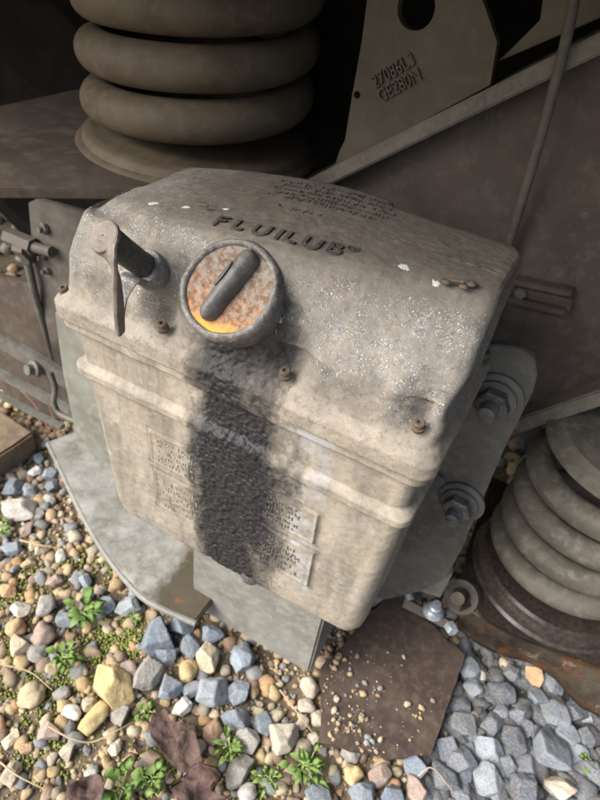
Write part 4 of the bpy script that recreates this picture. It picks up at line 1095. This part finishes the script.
# ------------------------------------------------------------------ seedlings, leaves and dry stems
ML = leaf_mat('seedling_green', (.17, .31, .06), (.34, .47, .15)); MD = leaf_mat('dry_leaf_brown', (.13, .08, .07), (.22, .145, .125))
def dead_leaf_mat():
    k = Nodes('dead_leaf'); a = k.noise(55, 8, .75); v = k.voro(190)
    c = k.mix(k.ramp(a, [(.35, 0.0), (.65, 1.0)]), (.105, .06, .052), (.235, .155, .135)); c = k.mix(k.ramp(k.noise(260, 5, .8), [(.55, 0.0), (.7, .7)]), c, (.33, .27, .21))
    c = k.mix(k.ramp(k.noise(30, 6, .7), [(.55, 0.0), (.66, .8)]), c, (.16, .115, .06))
    return k.out(c, .8, k.bump(v, .5, .002, k.bump(a, .7, .004)))
MD = dead_leaf_mat(); MT = leaf_mat('dry_stem_tan', (.30, .22, .13), (.42, .33, .22))
MR = leaf_mat('red_stem', (.22, .10, .06), (.32, .18, .10))
def leaf(bm, p, dirv, L_, W_, curl=.25, lobes=0.0, n=6):
    d = Vector(dirv).normalized(); s = d.cross(Vector((0, 0, 1))).normalized(); up = s.cross(d).normalized(); rows = []
    for i in range(n + 1):
        t = i / n; w = W_ * math.sin(math.pi * min(.98, .08 + t * .9)) ** .75 * (1 + lobes * math.sin(t * 19))
        c = p + d * (L_ * t) + up * (curl * L_ * math.sin(t * math.pi) - curl * .6 * L_ * t * t)
        rows.append([bm.verts.new(c - s * w + up * w * .3), bm.verts.new(c), bm.verts.new(c + s * w + up * w * .3)])
    for a, b in zip(rows, rows[1:]):
        for k in range(2): bm.faces.new((a[k], a[k + 1], b[k + 1], b[k]))
def plant(px, py, size, nl, label, lob=0.0, seed=0, width=.26):
    r = random.Random(seed); p = at(px, py, 2, GZ + .012); depth = (np.array(p) - CAM) @ RW[:, 2]; R_ = size / F_PX * depth * .86
    t = root('seedling', label, 'plant', (p.x, p.y, GZ), 'green seedlings in the gravel')
    st = bmesh.new(); lv = bmesh.new()
    for i in range(nl):
        a = i * 2.4 + r.uniform(-.3, .3); h = r.uniform(.15, .7); q = p + Vector((r.uniform(-.15, .15), r.uniform(-.15, .15), 0)) * R_
        base = q + Vector((math.cos(a), math.sin(a), h)) * R_ * r.uniform(.15, .45)
        tube(st, [Vector((q.x, q.y, GZ)), (q + base) / 2 + Vector((0, 0, .002)), base], .0007, 5)
        leaf(lv, base, (math.cos(a), math.sin(a), r.uniform(.0, .5)), R_ * r.uniform(.32, .55), R_ * width * r.uniform(.5, .8) * .6, .25, lob)
    bmesh.ops.solidify(lv, geom=lv.faces[:], thickness=.0003)
    from_bm('leaves', lv, ML, t, angle=80); from_bm('stem', st, ML, t)
plant(85, 612, 30, 15, 'green leafy seedling left of the blue-grey stones in front of the tray', .25, 1, .42)
plant(64, 657, 24, 12, 'light green seedling above the large yellow tan stone', .25, 2, .42)
plant(120, 786, 30, 10, 'broad leaved seedling, left of the two at the bottom edge', 0, 3, .62)
plant(153, 778, 26, 9, 'broad leaved seedling touching the dry pink leaf at the bottom', 0, 4, .62)
plant(145, 712, 18, 8, 'small green sprout between tan pebbles and the dry leaf', 0, 5, .5)
plant(230, 748, 26, 12, 'feathery green sprout just right of the dry pink leaf', .4, 6, .3)
plant(268, 778, 24, 10, 'feathery green sprout at the bottom below the cream grey stone', .4, 7, .3)
plant(305, 768, 34, 18, 'fern-like green sprout left of the rusty plate at the bottom', .4, 8, .28)
plant(590, 765, 16, 8, 'small green sprout at the right edge beside the dark ballast', 0, 9, .5)
plant(3, 530, 16, 8, 'green sprout at the left edge of the gravel', 0, 10, .5)
plant(135, 618, 12, 6, 'tiny sprout between blue-grey stones near the tray', 0, 11, .5)

def crumple(label, pts, seed, mat):
    """a dry curled leaf, an uneven sheet resting on the stones"""
    P = [at(x, y, 2, GZ + .03) for x, y in pts]; c = sum(P, Vector()) / len(P); bm = bmesh.new()
    N = 9; rim = bez([tuple(p) for p in P + [P[0]]], 6)[:-1]; rings = []
    for k in range(1, N + 1):
        t = k / N; rings.append([bm.verts.new(c.lerp(p, t) + Vector((0, 0, .016 * noise.noise((c.lerp(p, t)) * 48 + Vector((seed, 0, 0))) + .004 * noise.noise(c.lerp(p, t) * 130) + .004 * t * t))) for p in rim])
    cv = bm.verts.new(c); n = len(rim)
    for i in range(n): bm.faces.new((cv, rings[0][i], rings[0][(i + 1) % n]))
    for A_, B_ in zip(rings, rings[1:]):
        for i in range(n): bm.faces.new((A_[i], B_[i], B_[(i + 1) % n], A_[(i + 1) % n]))
    bmesh.ops.solidify(bm, geom=bm.faces[:], thickness=.0006)
    o = from_bm('dry_leaf', bm, mat, angle=70); recenter(o); tag(o, label, 'dead leaf', None)
crumple('dull pink dry leaf, uppermost of three, beside the blue-grey stones', [(153, 714), (166, 711), (172, 722), (188, 724), (196, 738), (200, 762), (186, 772), (170, 762), (158, 748), (150, 732)], 1, MD)
crumple('dull pink dry leaf, folded one at the bottom edge in the middle', [(168, 792), (182, 778), (196, 764), (214, 768), (222, 776), (210, 790), (226, 800), (205, 806), (182, 804)], 2, MD)
crumple('brown dry leaf half hidden left of the broad leaved seedling', [(66, 796), (78, 782), (98, 776), (104, 790), (96, 804), (74, 806)], 3, MD)
crumple('rusty brown leaf scrap at the far left among the pebbles', [(134, 736), (146, 742), (144, 752), (136, 750)], 4, MD)

def twig(pts, r, label, mat=MT, h=.03, group='dry stems on the gravel'):
    bm = bmesh.new(); P = bez([at(x, y, 2, GZ + h + dz) for x, y, dz in pts], 8); tube(bm, P, [r * (1 - .5 * i / len(P)) for i in range(len(P))], 6)
    o = from_bm('dry_twig', bm, mat); recenter(o); tag(o, label, 'twig', group)
twig([(48, 726, 0), (70, 738, .004), (92, 742, 0), (118, 730, .006), (133, 722, 0)], .0012, 'thin dry stem crossing the gravel below the big yellow tan stone')
twig([(0, 762, 0), (18, 776, .004), (46, 790, 0)], .0012, 'pale dry stem in the bottom left corner')
twig([(0, 664, 0), (30, 672, .004), (52, 690, .002)], .0010, 'pale straw left of the yellow tan stone')
twig([(20, 540, 0), (40, 545, .006), (60, 548, 0)], .0016, 'grey twig left of the curved tray')
twig([(280, 690, 0), (300, 716, .008), (312, 732, 0)], .0011, 'thin dark stem left of the rusty plate')
twig([(418, 776, 0), (432, 768, .01), (452, 790, 0)], .0010, 'fine straw below the rusty plate')
for i, (a, b) in enumerate((((30, 330), (64, 428)), ((12, 345), (60, 436)), ((40, 380), (66, 442)), ((5, 375), (50, 432)))):
    twig([(a[0], a[1], .0), ((a[0] + b[0]) / 2 + 6, (a[1] + b[1]) / 2, .01), (b[0], b[1], 0)], .0013, ['longest', 'leftmost', 'rightmost', 'lowest'][i] + ' reddish dry stem behind the curved tray', MR, .05, 'reddish stems at left')

# ------------------------------------------------------------------ flecks and crumbs on the lid
def flake(px, py, s, mat, label=None):
    bm = bmesh.new(); p = at(px, py, 2, top_z(.2)); 
    x = p.x; p = hug_top(on_top(px, py)); n = 40
    pts = []
    for i in range(n):
        a = 2 * math.pi * i / n; rr = s * (1 + .75 * noise.noise(Vector((px + 2 * math.cos(a), 2 * math.sin(a), 1))) + .4 * noise.noise(Vector((py + 6 * math.cos(a), 6 * math.sin(a), 2))))
        pts.append(hug_top(p + Vector((rr * math.cos(a), rr * .75 * math.sin(a), 0))))
    prism(bm, pts, (0, 0, .00035)); return from_bm('paint_spot', bm, mat, lid, smooth=False)
MF = grime('white_droppings', (.62, .62, .60), (.40, .39, .36), (.78, .80, .84), 200, (.6, .8), .4)
for px, py, s in ((154, 203, .0042), (404, 266, .0035), (186, 207, .0028), (437, 279, .0025), (262, 254, .004), (283, 258, .004), (226, 209, .0022)): flake(px, py, s, MF)
bm = bmesh.new()
for px, py, s in ((445, 283, .003), (470, 285, .0036), (463, 288, .0026)):
    p = on_top(px, py) + Vector((0, 0, .0012)); b2 = bmesh.new(); bmesh.ops.create_icosphere(b2, subdivisions=2, radius=1)
    for v in b2.verts: v.co = p + Vector((v.co.x * s * 1.3, v.co.y * s, v.co.z * s * .6)) * (1 + .3 * noise.noise(v.co * 2))
    me = bpy.data.meshes.new('c'); b2.to_mesh(me); b2.free(); bm.from_mesh(me); bpy.data.meshes.remove(me)
tube(bm, [on_top(446, 282) + Vector((0, 0, .002)), on_top(462, 286) + Vector((0, 0, .003))], .0013, 6)
o = from_bm('debris_crumbs', bm, M['bolt']); recenter(o); tag(o, 'brown crumbs of dirt lying on the right end of the lid', 'debris')
bm = bmesh.new(); tube(bm, [at(199, 204, 2, top_z(.14) + .002), at(208, 206, 2, top_z(.145) + .002)], [.0015, .001], 6)
o = from_bm('bud_scale', bm, M['bolt']); recenter(o); tag(o, 'tiny brown seed husk on the lid above the round cap', 'debris')
